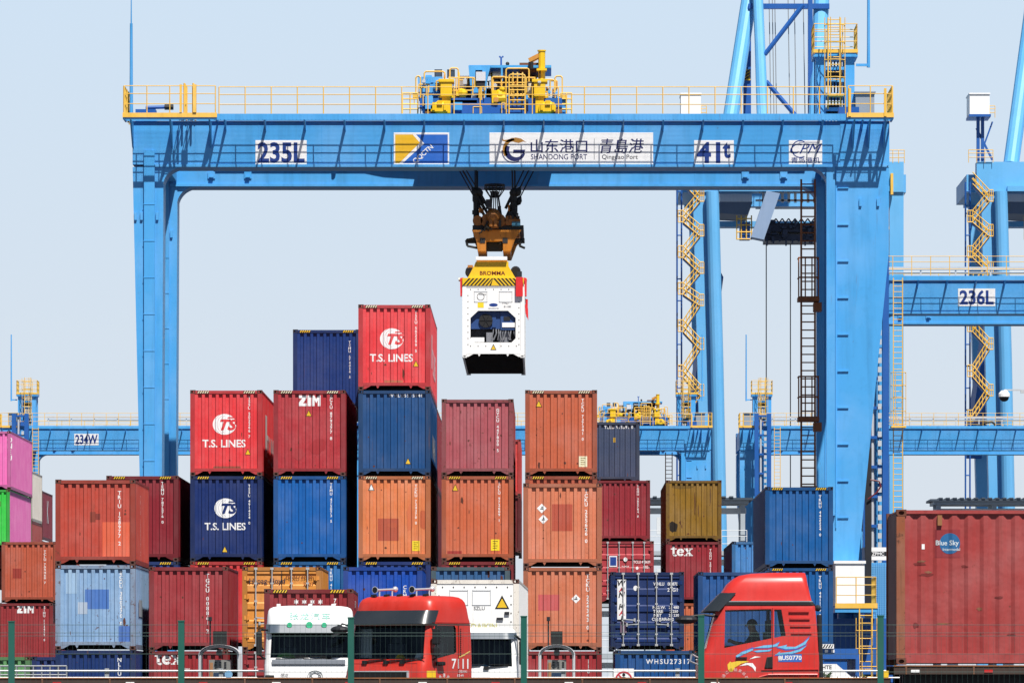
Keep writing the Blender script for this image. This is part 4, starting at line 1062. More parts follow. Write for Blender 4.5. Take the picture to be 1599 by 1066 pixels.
# ------------------------------------------------------------------ trolleys running on the cranes
def trolley(crane_loc, u0, label):
    """u0: crane-local position of the trolley's left end"""
    root = thing('crane_trolley', label, 'crane trolley', (crane_loc[0] + u0, crane_loc[1], 24.22), group='trolleys on the gantry cranes')
    t = lambda px: (px - 650.0) / SC
    z = lambda py: gz(py) - 24.22
    D0, D1 = 0.6, 9.8                               # the two rails
    m = MB()
    m.box(t(655), t(878), D0 - .3, D0 + .5, z(166), z(152)).box(t(655), t(878), D1 - .5, D1 + .3, z(166), z(152))
    for px in (690, 760, 850): m.box(t(px) - .25, t(px) + .25, D0, D1, z(162), z(150))
    m.box(t(700), t(842), D0 - .32, D0 - .301, z(176), z(160))
    m.box(t(660), t(880), D0 + .6, D1 - .6, z(150), z(148))
    f = put = m.build('trolley_frame', CRANE_D, root)
    for px in (674, 868):
        for y in (D0, D1):
            m = MB().tube((t(px), y - .07, .12), (t(px), y + .07, .12), .18, 14); m.build('wheel', RUSTY, root)
    # machinery: two rope drums, motors, gear boxes
    for a, b in ((716, 741), (768, 836)):
        m = MB().tube((t(a), 3.2, z(130)), (t(b), 3.2, z(130)), .62, 20)
        for k in range(10):
            u = t(a) + (t(b) - t(a)) * (k + .5) / 10; m.tube((u - .012, 3.2, z(130)), (u + .012, 3.2, z(130)), .645, 20)
        m.build('rope_drum', paint('greasy drum', (120, 104, 92), .5, .2, .6, .3), root)
        for q in (t(a) - .06, t(b)): MB().tube((q, 3.2, z(130)), (q + .06, 3.2, z(130)), .78, 20).build('drum_flange', YEL2, root)
    MB().box(t(700), t(842), 4.3, 5.0, z(149), z(120)).box(t(704), t(740), 2.0, 4.2, z(149), z(141)).box(t(768), t(838), 2.0, 4.2, z(149), z(142)).build('gap_shade_box', DARK, root)  # dark boxes put in as the black shade of the gap behind the drums
    m = MB().box(t(652), t(690), 1.2, 3.0, z(146), z(115)).box(t(679), t(690), 1.0, 1.2, z(140), z(122)).box(t(664), t(676), 1.14, 1.2, z(140), z(124))
    m.box(t(663), t(673), 1.5, 2.5, z(115), z(111))
    m.build('drive_house', CRANE, root)
    for px in (698, 844):                             # yellow columns over the wheels
        m = MB().box(t(px) - .26, t(px) + .2, .1, .9, z(150), z(124)).box(t(px) - .34, t(px) + .28, .05, .95, z(128), z(123)).box(t(px) - .2, t(px) + .14, .2, .8, z(176), z(150))
        m.tube((t(px) - .02, .5, z(152)), (t(px) - .02, .5, z(148)), .34, 12)
        c = m.build('column', YEL2, root, bevel=.02)
        m = MB(); s = -1 if px < 760 else 1; q = t(px) - .28 if px < 760 else t(px) + .30
        m.ball((q, .25, z(167)), .30, 12, 8, (1.1, .8, .85)); m.box(q - .36, q + .30, 0.0, .5, z(174), z(165)).box(q - .1, q + .1, -.08, .2, z(163), z(157)).box(q - .30, q - .2, -.06, .3, z(172), z(160)).box(q + .15, q + .25, -.06, .3, z(172), z(160)).tube((q, .25, z(160)), (q, .25, z(156)), .1, 8)
        m.build('gearbox', YEL2, c)
    m = MB().tube((t(675), .2, z(176)), (t(664), .2, z(176)), .16, 10).tube((t(866), .2, z(176)), (t(878), .2, z(176)), .16, 10); m.build('brake_drum', RUSTY, root)
    # centre portal carrying the cabinet, roof beam
    m = MB().prism([(t(731), z(99)), (t(766), z(99)), (t(760), z(122)), (t(757), z(176)), (t(751), z(176)), (t(753), z(106)), (t(742), z(106)), (t(741), z(144)), (t(735), z(144))], 'y', .8, 1.2)
    m.box(t(732), t(861), 1.0, 4.2, z(101.5), z(97.5)).box(t(782), t(785), 1.0, 1.2, z(122), z(101.5))
    m.build('portal', CRANE, root)
    MB().box(t(743), t(758), .5, .79, z(124), z(110)).build('control_cabinet', flat('pale cabinet', (214, 218, 226), .5), root)
    MB().box(t(744), t(757), .55, .8, z(146), z(125)).build('resistor_box', DARK, root)
    MB().box(t(712), t(733), 4.5, 6.0, z(118), z(101)).box(t(766), t(783), 4.5, 6.2, z(118), z(108)).build('winch_cover', WHITE, root)
    MB().box(t(804), t(834), 4.5, 6.2, z(118), z(108)).build('winch_cover', WHITE, root)
    MB().box(t(716), t(731), 4.47, 4.499, z(109), z(103)).build('window', WIN, root)
    MB().box(t(792), t(803), 4.4, 4.5, z(118), z(110)).build('ventilator', DARK, root)
    for a in (677, 697):
        m = MB()
        for q in ((a, a + 12, 113, 111.5), (a, a + 12, 101.5, 100), (a, a + 1.4, 113, 100), (a + 10.6, a + 12, 113, 100)): m.box(t(q[0]), t(q[1]), 2.0, 2.12, z(q[2]), z(q[3]))
        fr = m.build('floodlight', DARK, root)
        MB().box(t(a + 1.5), t(a + 10.5), 2.02, 2.08, z(111), z(102)).build('lens', WIN, fr)
    # service jib
    m = MB().tube((t(846), 1.0, z(120)), (t(846), 1.0, z(76)), .14, 10).tube((t(846), 1.0, z(76)), (t(846), 1.0, z(74)), .17, 10).box(t(838), t(854), .7, 1.3, z(107), z(104))
    m.build('jib_post', YEL2, root)
    m = MB().bar((t(846), 1.0, z(80)), (t(826), 1.0, z(90)), .12, .16).bar((t(843), 1.0, z(86)), (t(830), 1.0, z(93)), .06)
    m.build('jib_arm', paint('ochre jib', (208, 146, 62), .5), root)
    MB().box(t(811), t(842), 1.4, 3.4, z(107), z(92)).build('cable_reel_box', paint('brown steel box', (124, 72, 40), .6, .2, .5, .4), root)
    m = MB().tube((t(829), .9, z(93)), (t(829), .9, z(104)), .1, 8).tube((t(843), .8, z(104)), (t(843), .8, z(122)), .03, 5); m.build('hoist', BLACK, root)
    m = MB().tube((t(782), 2, z(98)), (t(782), 2, z(81)), .035, 6).bar((t(779.5), 2, z(81)), (t(784.5), 2, z(81)), .03).ball((t(780), 2, z(80)), .04, 6, 4).ball((t(784.5), 2, z(80)), .04, 6, 4)
    m.build('anemometer', CRANE_D, root)
    m = MB().tube((t(793), 2, z(98)), (t(792), 2, z(92)), .06, 6).ball((t(792), 2, z(91)), .08, 6, 4); m.build('beacon', BLACK, root)
    m = MB()
    for a, b in ((862, 874), (874, 884)): m.tube((t(a), 1.0, z(160)), (t(b), 1.0, z(160)), .33, 12)
    m.box(t(865), t(886), .6, 1.5, z(172), z(164)); m.build('travel_motor', CRANE, root)
    m = MB().box(t(664), t(676), .0, .5, z(170), z(150)).box(t(708), t(722), -.1, .2, z(172), z(160)); m.build('bracket', CRANE, root)
    m = MB().tube((t(775), .4, z(152)), (t(790), .4, z(152)), .2, 10).ball((t(781), .4, z(146)), .22, 10, 6).box(t(700), t(745), .3, .9, z(160), z(155)).box(t(768), t(776), .2, .6, z(160), z(140))
    m.ball((t(722), .5, z(143)), .2, 8, 6).ball((t(784), .3, z(138)), .12, 8, 6).box(t(712), t(725), .4, .8, z(148), z(141))
    m.build('brake_gear', YEL2, root)
    MB().tube((t(828), .6, z(144)), (t(828), .6, z(126)), .13, 10).build('thruster', flat('cream thruster', (232, 220, 190), .4), root)
    # pipes, hoses and small gear
    rnd = random.Random(9)
    for nm, mt, n_, kind in (('pipework', YEL, 26, 'p'), ('hydraulic_gear', CRANE, 16, 'b'), ('hose', BLACK, 16, 'p'), ('cable_box', LGREY, 8, 'b'), ('valve_block', paint('ochre jib', (208, 146, 62)), 14, 'b')):
        for j in range(n_):
            a = rnd.uniform(656, 872); b = rnd.uniform(118, 172); y = rnd.uniform(.0, 1.6)
            if kind == 'p':
                a2 = a + rnd.choice((-1, 1)) * rnd.uniform(4, 16); b2 = b + rnd.uniform(6, 24); b2 = min(b2, 176)
                MB().path([(t(a), y, z(b2)), (t(a), y, z(b)), (t(a2), y, z(b)), (t(a2), y, z(min(176, b + rnd.uniform(5, 20))))], rnd.uniform(.018, .035), 5).build(nm, mt, root)
            else:
                w_, h_ = rnd.uniform(.06, .2), rnd.uniform(.06, .2)
                MB().box(t(a), t(a) + w_, y, y + .2, z(b), z(b) + h_).tube((t(a) + w_ / 2, y + .1, z(b) - .1), (t(a) + w_ / 2, y + .1, z(b) + h_ + .06), w_ * .3, 8).build(nm, mt, root)
    # railings and ladders on the trolley
    m = MB()
    def loop(px0, px1, py0, py1, y=0.0, r=.032):
        a, b, c, d = t(px0), t(px1), z(py1), z(py0); e = .06
        m.path([(a, y, c), (a, y, d - e), (a + e, y, d), (b - e, y, d), (b, y, d - e), (b, y, c)], r, 5)
    loop(662, 694, 108, 126, .9); loop(649, 656, 116, 150, .7); loop(702, 715, 103, 150, .8); loop(716, 741, 119, 140, .6)
    loop(768, 790, 118, 150, .5); loop(790, 826, 104, 127, .7); loop(851, 866, 122, 143, .6); loop(867, 878, 116, 150, .7); loop(795, 820, 117, 178, -.1)
    for py in (134, 141, 150, 157, 164, 171): m.tube((t(795), -.1, z(py)), (t(820), -.1, z(py)), .026, 5)
    for px in (801, 808, 816): m.tube((t(px), .2, z(160)), (t(px), .2, z(112)), .03, 5)
    for py in (119, 127, 145, 157): m.tube((t(768), .55, z(py)), (t(836), .55, z(py)), .028, 5)
    for px in (770, 783, 790, 800, 822, 835): m.tube((t(px), .55, z(175)), (t(px), .55, z(118)), .028, 5)
    for py in (119, 139): m.tube((t(700), .6, z(py)), (t(741), .6, z(py)), .028, 5)
    for px in (712, 726, 738): m.tube((t(px), .6, z(175)), (t(px), .6, z(118)), .028, 5)
    for a, b in ((628, 652), (876, 893)):
        for py in (143, 152, 160, 168): m.tube((t(a), .6, z(py)), (t(b), .6, z(py)), .028, 5)
        for px in (a, (a + b) / 2, b): m.tube((t(px), .6, z(176)), (t(px), .6, z(143)), .03, 5)
    m.box(t(644), t(652), .6, 1.0, z(150), z(142)).box(t(878), t(886), .6, 1.0, z(153), z(146))
    for y in (9.6,): rail_run(m, (t(655), y, z(150)), (t(880), y, z(150)), 1.0, step=1.2)
    m.build('railing', YEL, root)
    return root
tr0 = trolley((X235, Y235), gu(650), 'blue and yellow hoist trolley with rope drums on top of crane 235L')
def hang_ropes(root, hook_z, gx, w=1.0):
    pass
def copy_tree(o, parent=None):
    c = o.copy(); COL.objects.link(c); c.parent = parent
    for ch in o.children: copy_tree(ch, c)
    return c
tr1 = copy_tree(tr0)
tr1['label'] = 'small distant hoist trolley on the middle crane, above the slate grey container'
tr1.location = (X(935, YF), YF, 24.22)
# second trolley far right on 236 line is out of frame

# ------------------------------------------------------------------ the hoisted load: headblock and spreader, hanging under trolley 235L
YH = 228.6; SH = F / YH                    # front face of the lifted container
def hx(px): return X(px, YH)
def hz(py): return Z(py, YH)
CXH = hx(770.5)
rz0 = hz(557.5) - 0.02
CYH = YH + 6.1                              # centre of the load
hb = thing('lifting_headblock', 'ochre hoist headblock hanging on black ropes under the trolley', 'hoist headblock', (CXH, CYH, hz(405)))
kx = lambda px: X(px, CYH) - CXH
kz = lambda py: Z(py, CYH) - hz(405)
m = MB()
poly = [(kx(738), kz(366)), (kx(815), kz(366)), (kx(806), kz(378)), (kx(798), kz(400)), (kx(786), kz(400)), (kx(786), kz(384)), (kx(760), kz(384)), (kx(760), kz(400)), (kx(747), kz(400)), (kx(745), kz(384))]
for y in (-2.4, 2.0): m.prism(poly, 'y', y, y + .4)
m.box(kx(742), kx(812), -2.0, 2.0, kz(376), kz(367)).box(kx(786), kx(798), -2.0, 2.0, kz(400), kz(384)).box(kx(747), kx(760), -2.0, 2.0, kz(400), kz(384))
body = m.build('headblock_frame', ORG, hb, bevel=.03)
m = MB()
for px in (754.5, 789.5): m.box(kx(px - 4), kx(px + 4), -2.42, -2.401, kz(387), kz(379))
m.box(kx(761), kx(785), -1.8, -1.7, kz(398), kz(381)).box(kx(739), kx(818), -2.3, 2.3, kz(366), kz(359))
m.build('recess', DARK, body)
m = MB()
for px in (747, 762, 780, 796): m.tube((kx(px), -2.45, kz(352)), (kx(px), -1.9, kz(352)), .27 if px in (762, 780) else .2, 14)
m.box(kx(764), kx(779), -2.6, -2.2, kz(364), kz(339)).ball((kx(771), -2.5, kz(345)), .3, 10, 8).tube((kx(767.5), -2.65, kz(362)), (kx(767.5), -2.65, kz(348)), .09, 8).tube((kx(774.5), -2.65, kz(362)), (kx(774.5), -2.65, kz(348)), .09, 8)
m.box(kx(742), kx(757), -2.3, -1.6, kz(359), kz(354)).box(kx(786), kx(812), -2.3, -1.4, kz(359), kz(355)).box(kx(795), kx(813), -2.5, -1.5, kz(354), kz(350))
m.build('sheave', paint('greasy dark ochre', (150, 92, 30), .5, .2, .8, .5, scale=2), hb)
m = MB().box(kx(800), kx(813), -2.55, -1.6, kz(361), kz(354.5)); m.build('junction_box', flat('dull teal box', (60, 120, 150), .5), hb)
m = MB().box(kx(744), kx(800), -2.0, 2.0, kz(359), kz(346)); m.build('sheave_housing', paint('dark brown grease', (74, 46, 34), .6, .2, .5, .3), hb)
for s, px in ((-1, 735), (1, 808)):
    m = MB(); c0 = kx(px)
    m.path([(c0 + .25, -2.2, kz(378)), (c0 + s * .15, -2.3, kz(382)), (c0 + s * .1, -2.3, kz(391)), (c0 + .3, -2.2, kz(394))], .05, 6)
    m.box(c0 - .12, c0 + .3, -2.2, -1.9, kz(386), kz(379)); m.build('hydraulic_hose', BLACK, hb)
m = MB().box(kx(760), kx(769.5), -2.9, -2.5, kz(335), kz(321)); m.build('control_box', DARK, hb)
rnd = random.Random(21)
for j in range(34):
    a = rnd.uniform(740, 808); b = rnd.uniform(337, 372); y = rnd.uniform(-2.75, -2.0)
    if j % 3 == 0:
        MB().path([(kx(a), y, kz(b)), (kx(a + rnd.uniform(-4, 4)), y - .05, kz(b + 8)), (kx(a + rnd.uniform(-8, 8)), y, kz(b + rnd.uniform(10, 22)))], rnd.uniform(.025, .05), 5).build('hydraulic_hose', BLACK, hb)
    else:
        w_ = rnd.uniform(.05, .16); MB().box(kx(a), kx(a) + w_, y, y + .3, kz(b), kz(b) + rnd.uniform(.06, .3)).build('hoist_fitting', (DARK, ORG, BLACK, MATS['dark brown grease'])[j % 4], hb)
# cable basket
m = MB(); cx = kx(772.5); y = -0.4
for py, r in ((290.5, .39), (296.5, .40)):
    pts = [(cx + r * math.cos(a * math.pi / 8), y + r * math.sin(a * math.pi / 8), kz(py)) for a in range(17)]; m.path(pts, .035, 5)
for a in range(8):
    c_, s_ = math.cos(a * math.pi / 4 + .2), math.sin(a * math.pi / 4 + .2)
    m.tube((cx + .39 * c_, y + .39 * s_, kz(290)), (cx + .40 * c_, y + .40 * s_, kz(297)), .025, 4)
    m.tube((cx + .40 * c_, y + .40 * s_, kz(297)), (cx + .17 * c_, y + .17 * s_, kz(310)), .022, 4)
    m.tube((cx + .17 * c_, y + .17 * s_, kz(310)), (cx + .30 * c_, y + .30 * s_, kz(340)), .022, 4)
    m.tube((cx + .12 * c_, y + .12 * s_, kz(300)), (cx + .12 * c_, y + .12 * s_, kz(310)), .05, 4)
m.build('cable_basket', flat('dark cage steel', (60, 56, 54), .5), hb)
# ropes with sockets, up into the trolley
top = 24.4 - hz(405)
for px, pb, tp in ((743, 743, 743), (745, 745, 744.5), (800, 802, 800), (804, 804, 803), (722, 757, 0), (727, 764, 0), (820, 790, 0), (828, 796, 0)):
    for y in (-2.2, 1.9):
        m = MB(); zb_ = kz(350) if tp else kz(333)
        pt = (kx(px), y, kz(270)); pb_ = (kx(pb), y, zb_)
        d = Vector(pt) - Vector(pb_); k = (top - pb_[2]) / d.z
        m.tube(pb_, Vector(pb_) + d * k, .026, 5)
        m.build('hoist_rope', BLACK, hb)
        m = MB()
        def P_(t): return Vector(pb_) + (Vector(pt) - Vector(pb_)) * t
        if tp: m.tube(P_(.02), P_(.35), .075, 7).tube(P_(.1), P_(.18), .12, 7).tube(P_(.36), P_(.46), .11, 7)
        else: m.tube(P_(.0), P_(.3), .06, 7).tube(P_(.3), P_(.36), .06, 7, .15).tube(P_(.36), P_(.44), .15, 7, .14).tube(P_(.44), P_(.52), .14, 7, .04)
        m.build('rope_socket', BLACK, hb)
# spreader: 40-foot frame gripping the container's roof
TZ = rz0 + 2.896
sp = thing('container_spreader', 'yellow telescopic spreader with striped end beam gripping the lifted white container', 'spreader', (CXH, CYH, TZ))
sx = lambda px: hx(px) - CXH
sz = lambda py: hz(py) - TZ
m = MB().prism([(sx(743), sz(408)), (sx(794), sz(408)), (sx(794), sz(415)), (sx(805), sz(434)), (sx(730), sz(434)), (sx(740), sz(415))], 'y', -5.95, -5.6)
m.box(sx(745), sx(792), -5.5, 5.5, sz(432), sz(418)).prism([(sx(743), sz(408)), (sx(794), sz(408)), (sx(805), sz(434)), (sx(730), sz(434))], 'y', 5.6, 5.95)
m.build('spreader_frame', YEL2, sp)
for y0, y1 in ((-6.12, -5.7), (5.7, 6.12)):
    b_ = MB().box(sx(722), sx(818), y0, y1, sz(446), sz(434)).build('end_beam', YEL2, sp)
    if y0 < 0:
        for s in (-1, 1):
            V_ = []; a0, a1 = (sx(722), sx(770)) if s < 0 else (sx(770), sx(818))
            n = 8; w_ = (a1 - a0) / n; za, zb_ = sz(446) + .01, sz(434) - .01; sh = (zb_ - za) * .9
            for k in range(n):
                a = a0 + k * w_
                q = [(a, za), (a + w_ * .5, za), (a + w_ * .5 + sh, zb_), (a + sh, zb_)] if s < 0 else [(a + sh, za), (a + w_ * .5 + sh, za), (a + w_ * .5, zb_), (a, zb_)]
                q = [(min(max(p_[0], a0), a1), p_[1]) for p_ in q]
                V_.append(poly2d(q))
            surface('hazard_marking', join2d(*V_), onface(0, y0 - .004, 0), HAZ_K, b_)
    MB().box(sx(724), sx(816), y0 + .05, y1 - .05, sz(450), sz(446.2)).build('twistlock_beam', paint('dark brown grease', (74, 46, 34)), sp)
    for s in (-1, 1): MB().box(s * 1.13 - .09, s * 1.13 + .09, y0 + .02, y0 + .2, .0, .12).build('twistlock', DARK, sp)
surface('lettering', text2d('BROMMA', .16, .02, 0, 1.1), onface(sx(769), -5.955, sz(426)), flat('dark red lettering', (110, 30, 20)), sp)
MB().box(sx(743), sx(792), -6.1, -5.8, sz(406), sz(400.5)).build('light_bar', WHITE, sp)
m = MB().box(sx(744), sx(792), -5.58, -5.3, sz(418), sz(402)).box(sx(730), sx(738), -5.5, -5.0, sz(434), sz(412)); m.build('telescope_beam', ORG, sp)
for s in (-1, 1):
    MB().tube((sx(734) if s < 0 else sx(805), -5.55, sz(424)), (sx(734) if s < 0 else sx(805), -5.0, sz(420)), .2, 14).build('hose_reel', DARK, sp)
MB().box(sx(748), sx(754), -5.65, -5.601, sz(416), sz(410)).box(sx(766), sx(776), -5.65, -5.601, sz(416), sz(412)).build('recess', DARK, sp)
FLR = paint('red flipper paint', (232, 44, 50), .45, .1, .2)
for i, (s, y) in enumerate(((-1, -6.0), (1, -6.0), (-1, 6.0), (1, 6.0))):
    e = -1 if y < 0 else 1
    f1 = MB().prism([(s * 1.18, sz(433)), (s * 1.31, sz(434)), (s * 1.30, sz(462)), (s * 1.24, sz(462))], 'y', y - .05, y + .35)
    f1.build('guide_flipper', FLR, sp)
MB().box(sx(805.5), sx(816.5), -6.22, -6.17, sz(463), sz(433)).build('guide_flipper', FLR, sp)
m = MB().prism([(sx(819), sz(463)), (sx(824), sz(470)), (sx(824.5), sz(489)), (sx(820), sz(478))], 'y', -2, -1.7); m.build('guide_flipper', FLR, sp)
MB().box(sx(807), sx(815), -6.2, -5.9, sz(432), sz(424)).build('hydraulic_valve', DARK, sp)
m = MB().tube((sx(716), -5.9, sz(436)), (sx(722), -5.9, sz(436)), .07, 8).tube((sx(818), -5.9, sz(436)), (sx(823), -5.9, sz(436)), .07, 8); m.build('beam_end_lamp', flat('cream thruster', (232, 220, 190)), sp)
reefer((CXH, YH, rz0), 'white refrigerated container with a blue cooling unit, lifted under the spreader', True)
# ------------------------------------------------------------------ quay cranes in the distance
YQ = 552.0
CR2 = paint('quay crane blue', (104, 182, 236), 0.45, 0.1, 0.2, scale=.2)
def quay_crane(dx, label):
    Y = YQ; s = F / Y
    root = thing('quay_crane', label, 'crane', (X(1235 + dx, Y), Y, 0), group='ship-to-shore cranes on the quay')
    q = lambda px: (px - 1235.0) / s
    z = lambda py: Z(py, Y)
    def P3(px, py, y): return (q(px), y, z(py))
    for y in (0.0, 16.0):
        m = MB().prism([(q(1082), z(290)), (q(1118), z(290)), (q(1121), z(760)), (q(1121), 2.0), (q(1096), 2.0), (q(1094), z(760))], 'y', y, y + 1.6)
        m.build('leg', CR2, root)
        m = MB().box(q(1389), q(1411), y, y + 1.6, 2.0, z(300)); m.build('leg', CR2, root)
        m = MB().box(q(1075), q(1411), y - .2, y + 1.8, z(300), z(253)); m.build('portal_beam', CR2, root)
        m = MB().box(q(1075), q(1411), y, y + 1.5, 2.0, 4.5); m.build('sill_beam', CR2, root)
    m = MB().tube(P3(1112, 300, -.7), P3(1119, 560, -.7), .62, 14).tube(P3(1119, 560, -.7), P3(1126, 900, -.7), .62, 14); m.build('tubular_brace', CR2, root)
    m = MB().bar(P3(1118, 420, 6), P3(1086, 700, 15), 1.5); m.build('diagonal_brace', CRANE_D, root)
    for px in (1078, 1400): MB().box(q(px) - 1, q(px) + 1, 1.8, 15.8, z(298), z(270)).build('end_tie_beam', CR2, root)
    m = MB(); rail_run(m, (q(1385), -.2, z(253)), (q(1412), -.2, z(253)), 1.1, step=.6, r=.035, post=.035); m.build('railing', YEL, root)
    m = MB().box(q(1390), q(1394), -.9, -.2, z(305), z(272)); m.build('ladder', YEL, root)
    # lower beam, machinery house, hoist trolley seen from behind
    MB().box(q(1122), q(1388), 12, 14, z(338), z(329)).build('trolley_beam', CR2, root); MB().box(q(1122), q(1388), -1, -.25, z(300), z(292)).build('trolley_beam', CR2, root)
    m = MB().box(q(1126), q(1176), 3, 11, z(311), z(290)); m.build('operator_house', WHITE, root)
    m = MB().prism([(q(1125), z(311.2)), (q(1177), z(311.2)), (q(1170), z(331)), (q(1122), z(329))], 'y', 2.9, 11); m.build('house_floor', flat('grey underside', (120, 134, 156), .6), root)
    m = MB().prism([(q(1196), z(300)), (q(1217), z(304)), (q(1192), z(376)), (q(1172), z(372))], 'y', -1.5, 1.0); m.build('boom_strut', flat('grey blue strut', (140, 164, 196), .5), root)
    m = MB()
    for px in (1151, 1158, 1166, 1174): m.tube(P3(px, 373, 1), P3(px, 335, 1), .06, 4)
    for py in (340, 350, 361, 372): m.tube(P3(1151, py, 1), P3(1174, py, 1), .06, 4)
    m.build('cab_platform', YEL, root)
    MB().box(q(1156), q(1172), 1.2, 3, z(372), z(345)).build('operator_cab', CRANE_D, root)
    m = MB(); rnd = random.Random(5)
    m.box(q(1200), q(1278), 3, 7, z(358), z(344)).box(q(1196), q(1278), 3, 8, z(372), z(362))
    for k in range(34):
        a = 1194 + rnd.random() * 84; b = 340 + rnd.random() * 30
        m.box(q(a), q(a + 2 + rnd.random() * 7), 2 + rnd.random(), 4, z(b + 2 + rnd.random() * 7), z(b))
    for k in range(8):
        a = 1198 + k * 10; m.box(q(a), q(a + 2.5), 2.5, 3, z(380 - (k % 3) * 3), z(370))
        m.bar(P3(a, 345, 2.4), P3(a + 5, 338, 2.4), .12).bar(P3(a + 5, 338, 2.4), P3(a + 10, 345, 2.4), .12)
    m.build('hoist_trolley', flat('dark trolley blue', (40, 54, 84), .5), root)
    m = MB()
    for k in range(9): m.box(q(1190 + k * 10), q(1190 + k * 10) + .25, .2, .5, z(316), z(288))
    m.box(q(1180), q(1275), .2, .5, z(314), z(311)).box(q(1180), q(1275), .2, .5, z(326), z(323)); m.build('walkway_truss', LGREY, root)
    m = MB(); rail_run(m, (q(1186), .1, z(300)), (q(1275), .1, z(300)), 1.0, step=.7, r=.035, post=.035); m.build('railing', YEL, root)
    for px in (1199, 1237):
        m = MB().tube(P3(px, 376, 4), P3(px, 760, 4), .05, 4); m.build('hoist_rope', DARK, root)
    # A-frame and stays above the portal
    m = MB().tube(P3(1130, 256, .9), P3(1178, -40, 8), .75, 14); m.build('a_frame_leg', CR2, root)
    m = MB().tube(P3(1190, 255, -1), P3(1184, -40, 6), .42, 12, .3).tube(P3(1194, 255, -1), P3(1186, -40, 6), .5, 12); m.build('a_frame_leg', CR2, root)
    m = MB().box(q(1166), q(1178), 9, 10, z(255), z(-10)); m.build('lift_mast', CRANE_D, root)
    m = MB().box(q(1167), q(1177), 8.8, 8.99, z(110), z(93)); mm = m.build('hazard_panel', HAZ_Y, root)
    for py in (96, 101, 106): MB().bar(P3(1167, py + 3, 8.75), P3(1177, py - 3, 8.75), .15).build('hazard_marking', HAZ_K, mm)
    m = MB().tube(P3(1272, 256, .9), P3(1290, -40, 8), .75, 14); m.build('a_frame_leg', CR2, root)
    m = MB().box(q(1265), q(1272), 4, 5, z(255), z(-10)); m.build('lift_mast', CRANE_D, root)
    m = MB().box(q(1172), q(1300), 6, 6.6, z(2), z(-6)); m.build('cross_beam', CRANE_D, root)
    for a, b in (((1196, 80), (1256, 2)), ((1198, 122), (1248, 180))):
        m = MB().tube(P3(a[0], a[1], 3), P3(b[0], b[1], 3), .22, 8); m.build('stay', CRANE_D, root)
    for px in (1208, 1213, 1217, 1238, 1248, 1262):
        m = MB().tube(P3(px, 255, 5), P3(px - 2, -20, 8), .045, 4); m.build('stay_rope', GREY, root)
    # stair tower zigzag
    m = MB()
    lv = [290, 318, 350, 372, 405, 430, 462, 480, 520, 548, 590, 620, 660]
    for k in range(len(lv) - 1):
        a, b = (1066, 1092) if k % 2 == 0 else (1092, 1066)
        for dy, yy in ((0, -2.2), (-9, -2.2), (-18, -2.2), (-9, -1.3)):
            m.tube(P3(a, lv[k] + dy, yy), P3(b, lv[k + 1] + dy, yy), .05, 4)
        for f in (0.2, .4, .6, .8): m.tube(P3(a + (b - a) * f, lv[k] + (lv[k + 1] - lv[k]) * f, -2.2), P3(a + (b - a) * f, lv[k] + (lv[k + 1] - lv[k]) * f - 18, -2.2), .035, 4)
        e = 6 if b > a else -8
        for dy in (0, -9, -18): m.tube(P3(b, lv[k + 1] + dy, -2.3), P3(b + e, lv[k + 1] + dy, -2.3), .05, 4)
        for xx in (b, b + e / 2, b + e): m.tube(P3(xx, lv[k + 1], -2.3), P3(xx, lv[k + 1] - 18, -2.3), .04, 4)
    m.build('stair_railing', YEL, root)
    m = MB()
    for px in (1057, 1064): m.tube(P3(px, 285, -.5), P3(px, 800, -.5), .08, 4)
    for k in range(14): m.tube(P3(1057, 300 + k * 34, -.5), P3(1064, 300 + k * 34, -.5), .06, 4)
    for k in range(len(lv) - 1):
        a, b = (1066, 1092) if k % 2 == 0 else (1092, 1066)
        m.bar(P3(a, lv[k] + 2, -1.7), P3(b, lv[k + 1] + 2, -1.7), .9, .1)
    m.build('stair_flight', CRANE_D, root)
    # electrical cab beside the left leg top
    m = MB().box(q(1063), q(1094), -1, 3, z(180), z(149)).box(q(1062), q(1095), -1.1, 3.1, z(149), z(147)); m.build('checker_cabin', WHITE, root)
    m = MB()
    for px in (1075, 1082): m.box(q(px), q(px) + .3, 0, .4, z(252), z(182))
    m.bar(P3(1075, 200, .2), P3(1100, 250, .2), .2).bar(P3(1100, 190, .2), P3(1082, 240, .2), .15).box(q(1062), q(1096), -1.1, 3, z(184), z(180.2))
    m.build('cabin_support', CRANE_D, root)
    m = MB(); rail_run(m, (q(1086), -.6, z(183)), (q(1103), -.6, z(183)), 1.0, step=.6, r=.035, post=.035); m.build('railing', YEL, root); m = MB()
    rail_run(m, (q(1062), -.5, z(253)), (q(1100), -.5, z(253)), 1.1, step=.7, r=.035, post=.035)
    m.build('railing', YEL, root)
    return root
quay_crane(0, 'distant blue quay crane with zigzag yellow stairs seen through the near gantry')
quay_crane(450, 'distant blue quay crane with a white cabin at the right edge of the picture')

